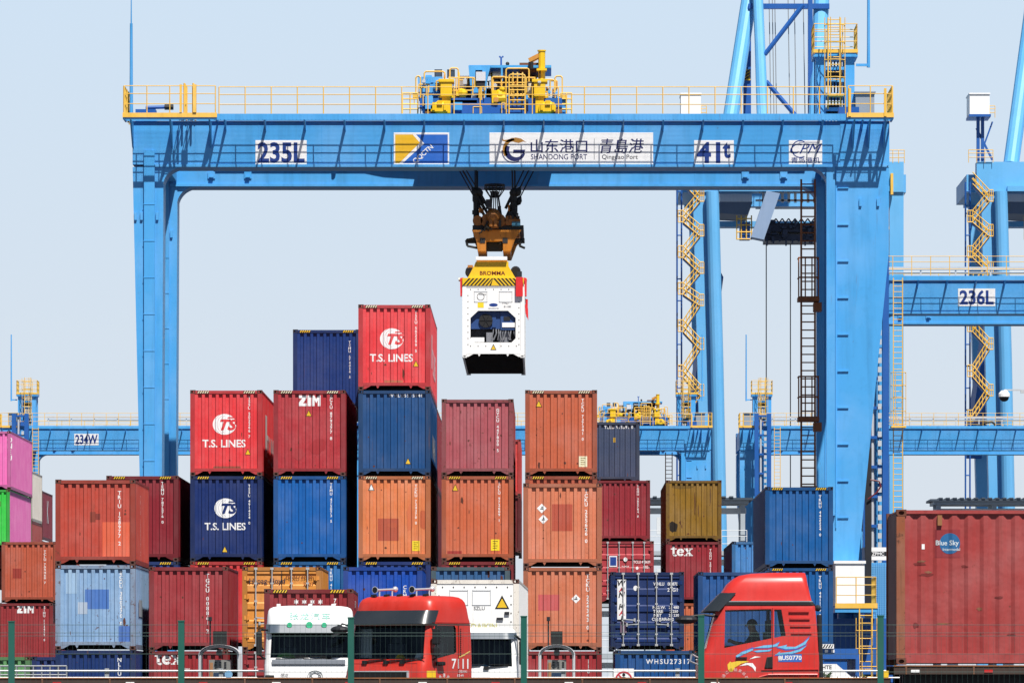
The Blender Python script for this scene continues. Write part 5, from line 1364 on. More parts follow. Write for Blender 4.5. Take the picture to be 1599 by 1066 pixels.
# ------------------------------------------------------------------ steel reefer racks behind the stacks
RK = flat('rack grey steel', (176, 186, 194), .5); RKW = flat('rack pale steel', (222, 228, 232), .5)
def rack(px0, px1, Y, top, label):
    x0, x1 = X(px0, Y), X(px1, Y); zt = Z(top, Y)
    root = thing('reefer_rack', label, 'steel rack', (x0, Y, 0), group='grey reefer racks behind the stacks')
    w = x1 - x0; m = MB(); n = max(2, round(w / 2.6))
    for k in range(n + 1):
        for y in (0, 3.0): m.box(k * w / n - .12, k * w / n + .12, y, y + .24, 0, zt - .3)
    m.build('post', RK, root)
    lv = 0
    for k in range(int(zt / 2.7) + 1):
        zz = zt - .3 - k * 2.7
        if zz < .5: break
        d = MB().box(-.3, w + .3, -.2, 3.4, zz, zz + .22).build('deck', RK, root)
        m = MB()
        if k: rail_run(m, (-.2, -.15, zz + .2), (w + .2, -.15, zz + .2), 1.1, step=1.3); m.build('railing', RKW, d)
        MB().box(-.2, w + .2, .8, 1.4, zz - .5, zz - .2).build('cable_tray', RKW, d)
        m = MB()
        for j in range(n): m.box(j * w / n + .5, j * w / n + 1.1, .1, .4, zz - 1.6, zz - .7)
        m.build('socket_box', RKW, d)
    m = MB()
    for k in range(int(w / .4)): m.box(k * .4, k * .4 + .2, -.45, 3.6, zt, zt + .08)
    m.box(-.5, w + .5, -.4, 3.55, zt - .12, zt - .001).build('roof', flat('rack dark roof', (70, 82, 96), .5), root)
rack(936, 1160, 305.0, 777, 'grey steel reefer rack seen between the serif lettered stack and its neighbours')
rack(1466, 1640, 330.0, 779, 'grey steel reefer rack rising behind the large red container at the right')
# ------------------------------------------------------------------ lorry cabs
def rrect(hw, yf, yb, rf, rb, n=5):
    """rounded rectangle seen from above, front (low y) corners rf, rear corners rb"""
    P_ = []
    for cx, cy, r, a0 in ((hw - rf, yf + rf, rf, -90), (hw - rb, yb - rb, rb, 0), (-hw + rb, yb - rb, rb, 90), (-hw + rf, yf + rf, rf, 180)):
        for k in range(n + 1):
            a = R(a0 + 90 * k / n); P_.append((cx + r * math.cos(a), cy + r * math.sin(a)))
    return P_
def loft(levels, name, mats):
    m = MB(); rings = []
    for z, yf, yb, hw, rf, rb in levels:
        rings.append([(x, y, z) for x, y in rrect(hw, yf, yb, rf, rb)])
    n = len(rings[0])
    vs = [p for r_ in rings for p in r_]
    fs = [(j * n + i, j * n + (i + 1) % n, (j + 1) * n + (i + 1) % n, (j + 1) * n + i) for j in range(len(rings) - 1) for i in range(n)]
    fs += [tuple(range(n))[::-1], tuple(range((len(rings) - 1) * n, len(rings) * n))]
    m.add(vs, fs)
    return m.mesh(name, mats)
def interp(levels, z, i):
    for a, b in zip(levels[:-1], levels[1:]):
        if a[0] <= z <= b[0]: return a[i] + (b[i] - a[i]) * (z - a[0]) / max(1e-6, b[0] - a[0])
    return levels[-1][i]
def front_y(levels, x, z):
    yf, hw, r = interp(levels, z, 1), interp(levels, z, 3), interp(levels, z, 4)
    d = abs(x) - (hw - r)
    return yf + (0 if d <= 0 else r - math.sqrt(max(0, r * r - min(d, r) ** 2)))
def carve(me, cutters, mats_extra):
    """cut the cutters out of a mesh; the cut faces take the cutter's own material"""
    o = bpy.data.objects.new('cab', me); COL.objects.link(o)
    cs = []
    for c in cutters:
        q = bpy.data.objects.new('cutter', c); COL.objects.link(q); cs.append(q)
        md = o.modifiers.new('cut', 'BOOLEAN'); md.operation = 'DIFFERENCE'; md.solver = 'EXACT'; md.object = q
        try: md.material_mode = 'TRANSFER'
        except Exception: pass
    dg = bpy.context.evaluated_depsgraph_get()
    res = bpy.data.meshes.new_from_object(o.evaluated_get(dg))
    for q in cs: bpy.data.objects.remove(q)
    bpy.data.objects.remove(o)
    for p in res.polygons: p.use_smooth = True
    try: res.set_sharp_from_angle(angle=R(32))
    except Exception: pass
    return res
INTER = flat('cab interior dark', (92, 100, 108), .8)
def seat_mb(x, y, z):
    m = MB().box(x - .25, x + .25, y - .28, y + .24, z, z + .16).box(x - .24, x + .24, y + .2, y + .36, z + .1, z + .72).box(x - .13, x + .13, y + .24, y + .36, z + .74, z + .96)
    return m
def lorry(name, label, loc, rz, levels, paint_mat, win, side_wins, group='lorries queuing beside the stacks', trailer=None, zf=2.0, roofz=3.05):
    root = thing(name, label, 'lorry', loc, rz, group)
    body = loft(levels, 'cab', [paint_mat])
    zc0 = 1.25
    inner = [(z, yf + .07, yb - .07, hw - .06, max(.03, rf - .04), max(.03, rb - .02)) for z, yf, yb, hw, rf, rb in levels if zc0 < z < roofz]
    inner = [(zc0, interp(levels, zc0, 1) + .07, interp(levels, zc0, 2) - .07, interp(levels, zc0, 3) - .06, .06, .05)] + inner + [(roofz, interp(levels, roofz, 1) + .1, interp(levels, roofz, 2) - .07, interp(levels, roofz, 3) - .08, .06, .05)]
    cut = [loft(inner, 'cavity', [INTER])]
    cut.append(MB().prism(win, 'y', -.6, .62).mesh('cutter', [BLACK]))
    for w in side_wins: cut.append(MB().prism(w, 'x', -1.6, 1.6).mesh('cutter', [BLACK]))
    cab = obj('cab', carve(body, cut, []), root)
    # windscreen: a sheet following the front
    xs0 = [i / 8 for i in range(9)]; zs = [win[0][1] + (win[2][1] - win[0][1]) * j / 4 for j in range(5)]
    m = MB(); vs = []
    for j, z in enumerate(zs):
        t = j / 4; xa = win[0][0] + (win[3][0] - win[0][0]) * t; xb = win[1][0] + (win[2][0] - win[1][0]) * t
        for q in xs0:
            x = xa + (xb - xa) * q; vs.append((x, front_y(levels, x, z) + .02, z))
    m.add(vs, [(j * 9 + i, j * 9 + i + 1, (j + 1) * 9 + i + 1, (j + 1) * 9 + i) for j in range(4) for i in range(8)])
    m.build('windscreen', GLASS, root, smooth=True)
    for w in side_wins:
        cy = sum(p[0] for p in w) / len(w); cz = sum(p[1] for p in w) / len(w)
        hwm = interp(levels, cz, 3)
        for s in (-1, 1):
            MB().add([(s * (interp(levels, p[1], 3) - .03), p[0], p[1]) for p in w], [tuple(range(len(w)))]).build('side_window', GLASS, root)
    for x in (-.62, .62): seat_mb(x, 1.2, zf - .16).build('seat', INTER, root)
    y0 = interp(levels, zf, 1)
    MB().prism([(y0 + .1, zc0 + .02), (y0 + .62, zc0 + .02), (y0 + .62, zf + .06), (y0 + .2, zf + .08)], 'x', -1.12, 1.12).build('dashboard', INTER, root)
    m = MB(); c = Vector((.62, y0 + .78, zf + .12)); a_ = Vector((1, 0, 0)); b_ = Vector((0, .75, .62)).normalized()
    pts = [c + a_ * (.23 * math.cos(k * math.pi / 9)) + b_ * (.23 * math.sin(k * math.pi / 9)) for k in range(19)]
    m.path(pts, .02, 6).tube(c, c + Vector((0, -.2, -.2)), .03, 6).tube(c - a_ * .22, c + a_ * .22, .018, 5)
    m.build('steering_wheel', BLACK, root)
    # chassis, wheels
    MB().box(-.45, -.25, .3, 6.4, .75, 1.0).box(.25, .45, .3, 6.4, .75, 1.0).box(-.45, .45, 2.9, 6.0, 1.0, 1.2).build('chassis', DARK, root)
    for y in (1.2, 4.3, 5.6):
        for s in (-1, 1):
            w = MB().tube((s * .95, y, .52), (s * 1.24, y, .52), .52, 24).build('wheel', BLACK, root)
            MB().tube((s * 1.235, y, .52), (s * 1.26, y, .52), .27, 16).build('rim', GREY, w)
    if trailer:
        m = MB().box(-.5, -.3, 3.2, 3.2 + trailer, 1.25, 1.5).box(.3, .5, 3.2, 3.2 + trailer, 1.25, 1.5)
        for k in range(5): m.box(-1.2, 1.2, 3.3 + k * (trailer - .3) / 4, 3.5 + k * (trailer - .3) / 4, 1.35, 1.58)
        for y in (trailer, trailer + 1.2): m.box(-1.1, 1.1, y + .9, y + 1.05, .5, .65)
        m.build('trailer_frame', RUSTY, root)
        for y in (trailer + .9, trailer + 2.2):
            for s in (-1, 1): MB().tube((s * .8, y, .52), (s * 1.22, y, .52), .52, 20).build('wheel', BLACK, root)
    return root
def sheet_front(root, levels, sh, mat, name='lettering', lift=.006, parent=None):
    """lettering laid on the cab's front, cut so that it follows the curve"""
    bs = [-1.2 + k * .1 for k in range(25)]
    return surface(name, sh, lambda x, y: Vector((x, front_y(levels, x, y) - lift, y)), mat, parent or root, bs)
def sheet_side(root, levels, sh, mat, s=-1, name='lettering', lift=.006):
    """shape given as (y, z) on the cab's flank"""
    return surface(name, sh, lambda a, b: Vector((s * (interp(levels, b, 3) + lift), a, b)), mat, root, flip=(s < 0))
REDT = paint('lorry red paint', (212, 54, 48), .34, .14, .3, spec=.4)
REDO = paint('lorry orange red paint', (206, 50, 36), .34, .16, .3, spec=.4)
WHT = paint('lorry white paint', (250, 250, 250), .3, .03, .1, spec=.5, k=.84)

# ---- red sleeper cab seen from the side, facing left
T1L = [(.45, .0, 2.46, 1.22, .12, .05), (.9, -.02, 2.48, 1.25, .16, .05), (1.9, -.02, 2.50, 1.25, .2, .06), (2.10, .06, 2.49, 1.25, .24, .06), (2.14, .10, 2.48, 1.25, .25, .06), (2.55, .22, 2.46, 1.24, .25, .06), (3.0, .345, 2.42, 1.22, .25, .06), (3.10, .37, 2.41, 1.22, .25, .06),
       (3.15, .40, 2.36, 1.19, .25, .08), (3.19, .42, 2.345, 1.18, .26, .1), (3.38, .50, 2.30, 1.155, .24, .10), (3.56, .62, 2.26, 1.12, .24, .11), (3.66, .73, 2.245, 1.085, .24, .12), (3.72, .84, 2.235, 1.03, .24, .14), (3.765, 1.08, 2.225, .93, .24, .15), (3.785, 1.5, 2.22, .80, .2, .15)]
YT1 = 121.3
win1 = [(-1.1, 2.2), (1.1, 2.2), (1.04, 2.98), (-1.04, 2.98)]
sw1 = [[(.54, 3.0), (1.50, 3.02), (1.50, 2.41), (.52, 2.21)], [(1.56, 3.01), (1.71, 3.01), (1.80, 2.47), (1.56, 2.42)]]
x1 = X(1092, YT1)
# facing left: local +y (rear) runs to the right in the picture
t1 = lorry('lorry', 'red sleeper lorry seen from the side with blue swooshes and a swirl on its door', (x1, YT1 + 1.25, 0), R(-90), T1L, REDT, win1, sw1)
MIR = 0.0
def L1(px, py): return ((px - 1092) / 75.0, EYE + (VY - py) / 75.0)
def z1(zx, zy): return L1(1060 + zx / 5.73, 880 + zy / 5.73)
def T1shape(pts): return poly2d([z1(*p) for p in pts])
# in the flank's frame the camera side is local -x
LB = flat('swoosh light blue', (120, 196, 236), .4); LB2 = flat('swoosh violet edge', (96, 96, 190), .4)
def flank(sh, mat, name, lift=.006): return sheet_side(t1, T1L, sh, mat, 1, name, lift)
sw = [[(510, 820), (560, 788), (660, 755), (665, 770), (560, 815), (520, 835)], [(665, 750), (760, 728), (850, 722), (900, 700), (880, 735), (800, 748)], [(665, 778), (720, 770), (790, 768), (835, 762), (810, 780), (700, 788)],
      [(875, 742), (970, 722), (960, 738), (1040, 740), (1110, 705), (1168, 660), (1130, 720), (1050, 756), (960, 762)], [(860, 812), (910, 780), (900, 795), (1000, 785), (1080, 762), (1145, 728), (1090, 780), (1000, 805), (900, 812)]]
for p in sw:
    flank(T1shape(p), LB, 'swoosh')
    c = (sum(q[0] for q in p) / len(p), sum(q[1] for q in p) / len(p))
    e_ = [(c[0] + (q[0] - c[0]) * 1.06, c[1] + (q[1] - c[1]) * 1.35) for q in p]
    flank(T1shape(e_), LB2, 'swoosh', .003)
flank(T1shape([(440, 940), (435, 900), (460, 870), (470, 880), (520, 868), (600, 866), (630, 872), (560, 890), (500, 925), (480, 962), (455, 962)]), flat('swirl yellow', (246, 206, 60), .4), 'swirl')
flank(T1shape([(540, 912), (600, 884), (660, 885), (690, 925), (685, 962), (660, 925), (620, 902)]), WHITE, 'swirl')
flank(T1shape([(630, 852), (680, 824), (735, 830), (690, 838)]), WHITE, 'swirl', .007)
ring = [];
for k, ch in enumerate('鲁通达运输集装箱'):
    a = R(170 - k * 21); cx_, cz_ = z1(500 + 115 * math.cos(a), 1060 - 115 * math.sin(a))
    ring.append(move2d(text2d(ch, .07, .005), cx_, cz_, a - math.pi / 2))
flank(join2d(*ring), paint('pale pink lettering', (236, 180, 180), .5), 'lettering')
cx_, cz_ = z1(1010, 838); q = text2d('US0770', .095, .02, 0, 1.15); wq = max(v[0] for v in q[0])
sh = ([(v[0] * .33 / wq * .62 + cx_, v[1] + cz_) for v in q[0]], q[1])
flank(sh, WHITE, 'lettering', .009)
bx0, bz0 = z1(890, 875); bx1, bz1 = z1(1100, 805)
flank(rect2d(bx0, bx1, bz0, bz1), flat('plate blue', (60, 110, 200), .4), 'number_panel', .0045)
cx_, cz_ = z1(906, 840); flank(move2d(text2d('鲁', .10, .01), cx_, cz_), WHITE, 'lettering', .009)
# gasket under the roof spoiler, sill seams, vents, handle, snorkel, lamp, rear pipe
m = MB()
for za, zb_, lf in ((3.10, 3.165, .012), (3.168, 3.19, .018)):
    lv = [(za, interp(T1L, za, 1) - lf, interp(T1L, za, 2) + lf, interp(T1L, za, 3) + lf, .26, .08), (zb_, interp(T1L, zb_, 1) - lf, interp(T1L, zb_, 2) + lf, interp(T1L, za, 3) + lf, .26, .08)]
    obj('roof_gasket' if lf < .015 else 'trim_strip', loft(lv, 'roof_gasket', [BLACK if lf < .015 else SILVER]), t1)
m = MB()
for zy in (425, 490, 555, 620):
    (a, za), (b, _) = z1(985 + (zy - 425) * .1, zy), z1(1165 + (zy - 425) * .12, zy)
    m.box(-1.262, -1.23, a, b, za - .012, za + .024)
m.build('pressed_rib', REDT, t1)
m = MB()
(a, za), (b, zb_) = z1(393, 748), z1(838, 760)
m.box(-1.256, -1.24, z1(838, 0)[0] - .008, z1(838, 0)[0] + .006, 1.2, 3.04)
m.build('door_seam', paint('seam dark red', (120, 20, 20)), t1)
(a, za), (b, zb_) = z1(765, 930), z1(840, 825)
m = MB().prism([(a, za), (b, za), (b, zb_), (a + .05, zb_ - .02)], 'x', -1.29, -1.24); m.build('air_intake', BLACK, t1, bevel=.01)
(a, za), (b, zb_) = z1(510, 845), z1(610, 818)
MB().box(-1.285, -1.24, a, b, za, za + .03).build('door_handle', BLACK, t1)
(a, za), (b, zb_) = z1(1085, 1045), z1(1165, 1020)
MB().box(-1.275, -1.23, a, b, za, zb_).build('side_marker_lamp', flat('amber lamp', (250, 140, 50), .3), t1)
m = MB().bar((-1.26, *z1(740, 945)), (-1.26, *z1(1250, 940)), .02, .02)
pts = [(-1.262, *z1(px, 1066 - 78 * math.sin(R(a)))) for px, a in ((660, 5), (720, 45), (800, 78), (860, 92), (1240, 92))]
m.path(pts, .02, 6); m.build('wheel_arch_edge', REDT, t1)
m = MB().tube((-1.1, 2.56, 1.0), (-1.1, 2.50, 2.9), .05, 8).ball((-1.12, 2.47, 3.04), .07, 8, 6); m.build('intake_pipe', DARK, t1)
# sun visor, mirrors, wipers
def visor(root, lv, z0, z1_, out, hw, mat, side=.0):
    """curved sun shade: lower edge stands out in front, ends swept back"""
    m = MB(); vs = []; n = 14
    for z, off in ((z0, out), (z1_, .045)):
        hc = interp(lv, z, 3)
        for k in range(n + 1):
            t = -1 + 2 * k / n; t = math.copysign(abs(t) ** .7, t)
            x = t * hc
            vs.append((x * hw / 1.22, front_y(lv, x, z) - off + side * max(0, abs(t) - .8) * 2, z))
    q = n + 1
    vs += [(v[0], v[1] + .03, v[2] - .01) for v in vs]
    m.add(vs, [(i, i + 1, q + i + 1, q + i) for i in range(n)] + [(2 * q + i, 3 * q + i, 3 * q + i + 1, 2 * q + i + 1) for i in range(n)] + [(i, 2 * q + i, 2 * q + i + 1, i + 1) for i in range(n)] + [(q + i, q + i + 1, 3 * q + i + 1, 3 * q + i) for i in range(n)] + [(0, q, 3 * q, 2 * q), (n, 2 * q + n, 3 * q + n, q + n)])
    return m.build('sun_visor', mat, root, smooth=True)
VIS = flat('smoked visor', (46, 52, 58), .25, spec=.5)
visor(t1, T1L, 2.98, 3.36, .26, 1.25, VIS, .12)
m = MB().box(-1.40, -1.05, -.62, -.36, 2.62, 2.78); mr = MB().path([(-1.1, .3, 2.9), (-1.15, -.05, 2.86), (-1.2, -.4, 2.82)], .025, 6)
mr = MB().path([(-1.12, .42, 2.86), (-1.2, .1, 2.90), (-1.22, -.2, 2.86)], .028, 6).build('mirror_arm', BLACK, t1)
MB().ball((-1.22, -.27, 2.80), .22, 12, 8, (1, 1.1, .42)).build('front_mirror', DARK, t1)
MB().path([(-1.2, .02, 1.98), (-1.3, -.16, 2.08), (-1.3, -.19, 1.93), (-1.25, -.02, 1.86)], .02, 6).build('kerb_mirror', flat('mirror grey', (190, 190, 196), .2, .5), t1)
# the driver at the wheel
def skin_body(name, pts, edges, radii, mat, parent, sub=1):
    me = bpy.data.meshes.new(name); me.from_pydata(pts, edges, [])
    o = bpy.data.objects.new(name, me); COL.objects.link(o)
    md = o.modifiers.new('skin', 'SKIN'); md.use_smooth_shade = True
    sv = me.skin_vertices[0].data
    for i, r in enumerate(radii): sv[i].radius = (r, r) if not isinstance(r, tuple) else r
    sv[0].use_root = True
    s2 = o.modifiers.new('sub', 'SUBSURF'); s2.levels = sub; s2.render_levels = sub
    dg = bpy.context.evaluated_depsgraph_get()
    res = bpy.data.meshes.new_from_object(o.evaluated_get(dg))
    bpy.data.objects.remove(o)
    res.materials.clear(); res.materials.append(mat)
    for p in res.polygons: p.use_smooth = True
    return obj(name, res, parent)
def driver(root, x, y, z, label):
    """seated figure facing -y; z is the seat top; one body, clothing and hair as its children"""
    M_ = root.matrix_basis
    d = thing('person', label, 'person', M_ @ Vector((x, y, z)), root.rotation_euler.z)
    skin = flat('skin tone', (196, 146, 116), .55)
    P_ = [(0, .12, .08), (0, .13, .3), (0, .11, .48), (0, .09, .56), (0, .06, .64), (0, .045, .74)]; r_ = [.15, .145, .13, .065, .095, .09]
    E_ = [(i, i + 1) for i in range(5)]
    for s in (-1, 1):
        n = len(P_); P_ += [(s * .20, .11, .47), (s * .25, -.06, .26), (s * .17, -.30, .33), (s * .16, -.37, .36)]; r_ += [.07, .05, .038, .03]
        E_ += [(2, n), (n, n + 1), (n + 1, n + 2), (n + 2, n + 3)]
        for f in range(4):
            k = len(P_); a = (f - 1.5) * .02; Lf = (.035, .042, .04, .03)[f]
            P_ += [(s * (.16 - a * .4), -.385 - .02, .375 + a), (s * (.15 - a * .4), -.40 - Lf, .36 + a)]; r_ += [.011, .009]; E_ += [(n + 3, k), (k, k + 1)]
        k = len(P_); P_ += [(s * .13, -.385, .385), (s * .115, -.40, .40)]; r_ += [.012, .01]; E_ += [(n + 3, k), (k, k + 1)]
        n = len(P_); P_ += [(s * .1, .06, .07), (s * .14, -.36, .1), (s * .14, -.46, -.3), (s * .14, -.6, -.34)]; r_ += [.1, .075, .05, .04]
        E_ += [(0, n), (n, n + 1), (n + 1, n + 2), (n + 2, n + 3)]
    skin_body('body', P_, E_, r_, skin, d, 2)
    jk = [(0, .12, .07), (0, .13, .3), (0, .115, .47)]; rj = [.17, .165, .15]; ej = [(0, 1), (1, 2)]
    for s in (-1, 1):
        n = len(jk); jk += [(s * .2, .11, .465), (s * .25, -.06, .26), (s * .19, -.24, .31)]; rj += [.09, .068, .052]; ej += [(2, n), (n, n + 1), (n + 1, n + 2)]
    skin_body('jacket', jk, ej, rj, flat('dark work jacket', (46, 50, 60), .8), d, 2)
    MB().ball((0, .07, .70), .112, 14, 8, (.92, 1.05, 1.12), half=True).build('hair', flat('black hair', (20, 18, 18), .6), d, smooth=True)
    MB().ball((0, -.052, .685), .018, 8, 6, (.8, 1.3, 1.3)).build('nose', skin, d, smooth=True)
    m = MB()
    for s in (-1, 1): m.ball((s * .033, -.036, .712), .011, 8, 6)
    m.build('eye', BLACK, d)
    m = MB().box(-.025, .025, -.046, -.036, .645, .652); m.build('mouth', paint('lip tone', (150, 84, 76)), d)
    return d
MIR = None
driver(t1, .62, 1.05, 2.0, 'driver in a dark jacket holding the wheel of the side view red lorry')

MIR = None
# ---- red lorry seen three-quarter, with roof horns
T2L = [(.45, .0, 2.05, 1.2, .14, .05), (.9, -.02, 2.08, 1.25, .2, .05), (1.80, -.01, 2.10, 1.25, .24, .06), (2.05, .05, 2.10, 1.25, .28, .06), (2.12, .08, 2.10, 1.25, .3, .06), (2.6, .18, 2.09, 1.24, .3, .06), (3.0, .27, 2.07, 1.23, .3, .06), (3.12, .30, 2.06, 1.22, .3, .07),
       (3.2, .34, 2.04, 1.215, .26, .1), (3.42, .385, 2.02, 1.19, .26, .12), (3.58, .42, 2.0, 1.155, .26, .14), (3.66, .47, 1.97, 1.11, .26, .16), (3.715, .56, 1.93, 1.03, .26, .18), (3.74, .68, 1.86, .93, .24, .2), (3.752, .85, 1.75, .78, .2, .2)]
YT2 = 144.5; A2 = R(36)
w2 = [(-1.12, 2.16), (1.12, 2.16), (1.07, 3.0), (-1.07, 3.0)]
sw2 = [[(.50, 3.0), (1.35, 3.0), (1.40, 2.93), (1.40, 2.34), (1.3, 2.3), (.46, 2.16)]]
# the front right corner (local +x) is nearest the picture's right
fx = X(655, YT2)
c_, s_ = math.cos(-A2), math.sin(-A2)
loc2 = (X(597, YT2), YT2 + .9, 0)
A2 = R(-34)
t2 = lorry('lorry', 'red high roof lorry turned three quarters, with two chrome horns on its roof', loc2, A2, T2L, REDO, w2, sw2)
visor(t2, T2L, 3.04, 3.38, .22, 1.25, VIS, .1)
for x in (-.62, .52):
    m = MB().tube((x, .62, 3.90), (x, 1.35, 3.93), .03, 10).tube((x, .50, 3.90), (x, .62, 3.90), .09, 16, .04)
    m.ball((x, 1.38, 3.93), .075, 10, 8).tube((x, .7, 3.70), (x, .7, 3.89), .02, 6).tube((x, 1.25, 3.74), (x, 1.25, 3.92), .02, 6)
    h_ = m.build('air_horn', CHROME, t2, smooth=True)
    MB().tube((x, .495, 3.90), (x, .50, 3.90), .075, 16).build('horn_mouth', BLACK, h_)
for k in range(5):
    x = -.8 + k * .4
    MB().prism([(.62, 3.66), (.78, 3.73), (.76, 3.80), (.64, 3.78)], 'x', x - .05, x + .05).build('marker_lamp', BLACK, t2)
sheet_side(t2, T2L, join2d(move2d(text2d('7111', .25, .02, 0, 1.2), 1.55, 2.05)), WHITE, 1)
sheet_side(t2, T2L, join2d(move2d(text2d('总质量25000KG', .07, .0, 0, .75), 1.66, 1.86), move2d(text2d('载重 40吨', .07, .0, 0, .9), 1.56, 1.76)), WHITE, 1)
ring = []
for k, ch in enumerate('青岛港运输'):
    a = R(150 - k * 30); ring.append(move2d(text2d(ch, .10, .005), .85 + .34 * math.cos(a), 1.42 + .34 * math.sin(a), a - math.pi / 2))
sheet_side(t2, T2L, join2d(*ring), WHITE, 1)
sheet_side(t2, T2L, poly2d([(1.5, 2.20), (1.75, 2.26), (2.0, 2.36), (1.98, 2.38), (1.74, 2.30), (1.5, 2.23)]), paint('stripe yellow', (240, 200, 110)), 1, 'stripe')
m = MB().box(1.24, 1.262, 1.48, 1.495, 1.3, 3.05); m.build('door_seam', paint('seam dark red', (120, 20, 20)), t2)
m = MB()
for k in range(14): m.box(1.25, 1.262, 1.56, 1.59, 2.25 + k * .05, 2.28 + k * .05)
m.build('vent_slot', BLACK, t2)
m = MB().box(1.32, 1.40, .22, .50, 2.52, 2.92).box(1.32, 1.40, .26, .48, 2.22, 2.46); m.build('wing_mirror', BLACK, t2, bevel=.04)
MB().path([(1.2, .38, 3.05), (1.36, .36, 3.02), (1.37, .36, 2.2), (1.24, .38, 2.14)], .022, 6).build('mirror_arm', BLACK, t2)
MB().box(1.22, 1.36, .5, .78, 2.0, 2.1).build('kerb_mirror', BLACK, t2, bevel=.03)
MB().path([(-1.15, .25, 2.98), (-1.2, -.1, 3.05), (-1.1, -.3, 2.98)], .022, 6).build('mirror_arm', BLACK, t2)
MB().ball((-1.08, -.36, 2.9), .2, 12, 8, (1.3, .9, .5)).build('front_mirror', DARK, t2)
(MB().box(1.24, 1.29, 1.22, 1.42, 1.62, 1.68)).build('door_handle', BLACK, t2)
g_ = MB().box(-.95, .75, -.045, .0, 1.70, 1.84).build('grille', BLACK, t2)
m = MB().box(-1.0, .8, -.055, -.01, 1.841, 1.87).box(-1.0, -.951, -.055, -.01, 1.7, 1.841).box(.751, .8, -.055, -.01, 1.7, 1.841); m.build('grille_trim', CHROME, g_)
def wipers(root, lv, z, xs, ln=.55, mat=BLACK):
    m = MB()
    for x, d in xs:
        a = (x, front_y(lv, x, z) - .03, z); e = x + d * ln
        b = (e, front_y(lv, e, z + .05) - .02, z + .05)
        m.bar(a, b, .025).box(a[0] - .07, a[0] + .07, a[1] - .03, a[1] + .03, z - .06, z + .03)
        m2 = (x + d * .05, a[1], z); m.bar((x + d * .1, front_y(lv, x + d * .1, z + .07) - .03, z + .08), (e + d * .1, front_y(lv, e, z + .09) - .03, z + .09), .016)
    m.build('wiper', mat, root)
wipers(t2, T2L, 2.10, ((-.6, 1), (.05, 1), (.55, 1)))
m = MB()
for k in range(6): m.tube((-1.02 + k * .05, .5 + .03 * (k % 2), 2.2), (-1.02 + k * .05, .52 + .03 * (k % 2), 2.92), .035, 8)
m.build('curtain', paint('pale grey curtain', (206, 214, 214), .8), t2, smooth=True)
MB().prism([(.30, 2.13), (.36, 2.13), (.48, 2.30), (.42, 2.31)], 'x', .72, .9).build('paper', WHITE, t2)
# yellow helmet on the dashboard
def helmet(root, x, y, z, label):
    h_ = thing('hard_hat', label, 'hard hat', root.matrix_basis @ Vector((x, y, z)), root.rotation_euler.z + .4)
    MB().ball((0, 0, 0.02), .15, 16, 8, (.95, 1.12, 1.0), half=True).box(-.02, .02, -.16, .16, .15, .18).build('shell', paint('helmet yellow', (250, 214, 30), .4, .05, .1), h_, smooth=True)
    MB().tube((0, -.02, .0), (0, -.02, .02), .185, 20).build('brim', paint('helmet yellow', (250, 214, 30)), h_)
    return h_
helmet(t2, .18, .48, 2.12, 'yellow hard hat lying behind the windscreen of the three quarter red lorry')

SEAM = paint('seam dark red', (120, 20, 20))
for z, a, b in ((3.07, .36, 2.02), (1.52, .45, 1.48)): MB().box(1.236 if z > 3 else 1.246, 1.258, a, b, z - .006, z + .006).build('panel_seam', SEAM, t2)
MB().box(1.24, 1.256, .42, .432, 1.3, 2.16).build('panel_seam', SEAM, t2)
sheet_front(t2, T2L, rect2d(-1.0, 1.0, 2.045, 2.057), SEAM, 'panel_seam', .003)
# ---- white lorry facing the camera
T3L = [(.45, .0, 2.1, 1.2, .14, .05), (.9, -.02, 2.1, 1.22, .18, .05), (1.9, -.02, 2.12, 1.22, .2, .06), (2.1, .02, 2.12, 1.22, .22, .06), (2.25, .06, 2.12, 1.21, .24, .06), (2.9, .22, 2.1, 1.18, .24, .06), (3.0, .24, 2.1, 1.175, .24, .06), (3.2, .26, 2.1, 1.16, .26, .1),
       (3.4, .31, 2.1, 1.145, .2, .12), (3.54, .35, 2.1, 1.125, .2, .14), (3.60, .40, 2.1, 1.09, .2, .16), (3.645, .5, 2.08, 1.0, .2, .18), (3.67, .66, 2.04, .86, .2, .2), (3.69, .95, 1.95, .6, .2, .2)]
YT3 = 156.0
w3 = [(-1.06, 2.28), (1.06, 2.28), (1.03, 2.94), (-1.03, 2.94)]
sw3 = [[(.45, 2.92), (1.4, 2.92), (1.45, 2.4), (.4, 2.3)]]
t3 = lorry('lorry', 'white lorry facing the camera with a dark visor and faint green writing on its forehead', (X(484, YT3), YT3, 0), R(1.5), T3L, WHT, w3, sw3, trailer=7)
visor(t3, T3L, 2.95, 3.18, .14, 1.24, flat('grey visor', (84, 96, 110), .25), .06)
m = MB()
for x, r in ((-.55, .07), (-.02, .09), (.38, .07)): m.tube((x, front_y(T3L, x, 3.14) - .10, 3.16), (x, front_y(T3L, x, 3.14) - .05, 3.16), r, 10)
m.build('marker_lamp', flat('green lamp lens', (70, 200, 150), .3), t3)
for x in (-.85, .0, .62): MB().box(x - .05, x + .05, .6, .7, 3.64, 3.73).build('roof_lamp', WHITE, t3)
sheet_front(t3, T3L, move2d(text2d('张龙汽车', .19, .0, 0, 1.25, gap=1.25), .0, 3.40), paint('faded green lettering', (150, 226, 206), .5), lift=.012)
MB().box(-1.02, .95, -.03, .03, 2.10, 2.235).build('wiper_panel', flat('grey cowl', (140, 146, 156), .35), t3, bevel=.02)
wipers(t3, T3L, 2.24, ((-.85, 1), (-.1, 1), (.5, 1)), .7)
m = MB(); rnd = random.Random(3)
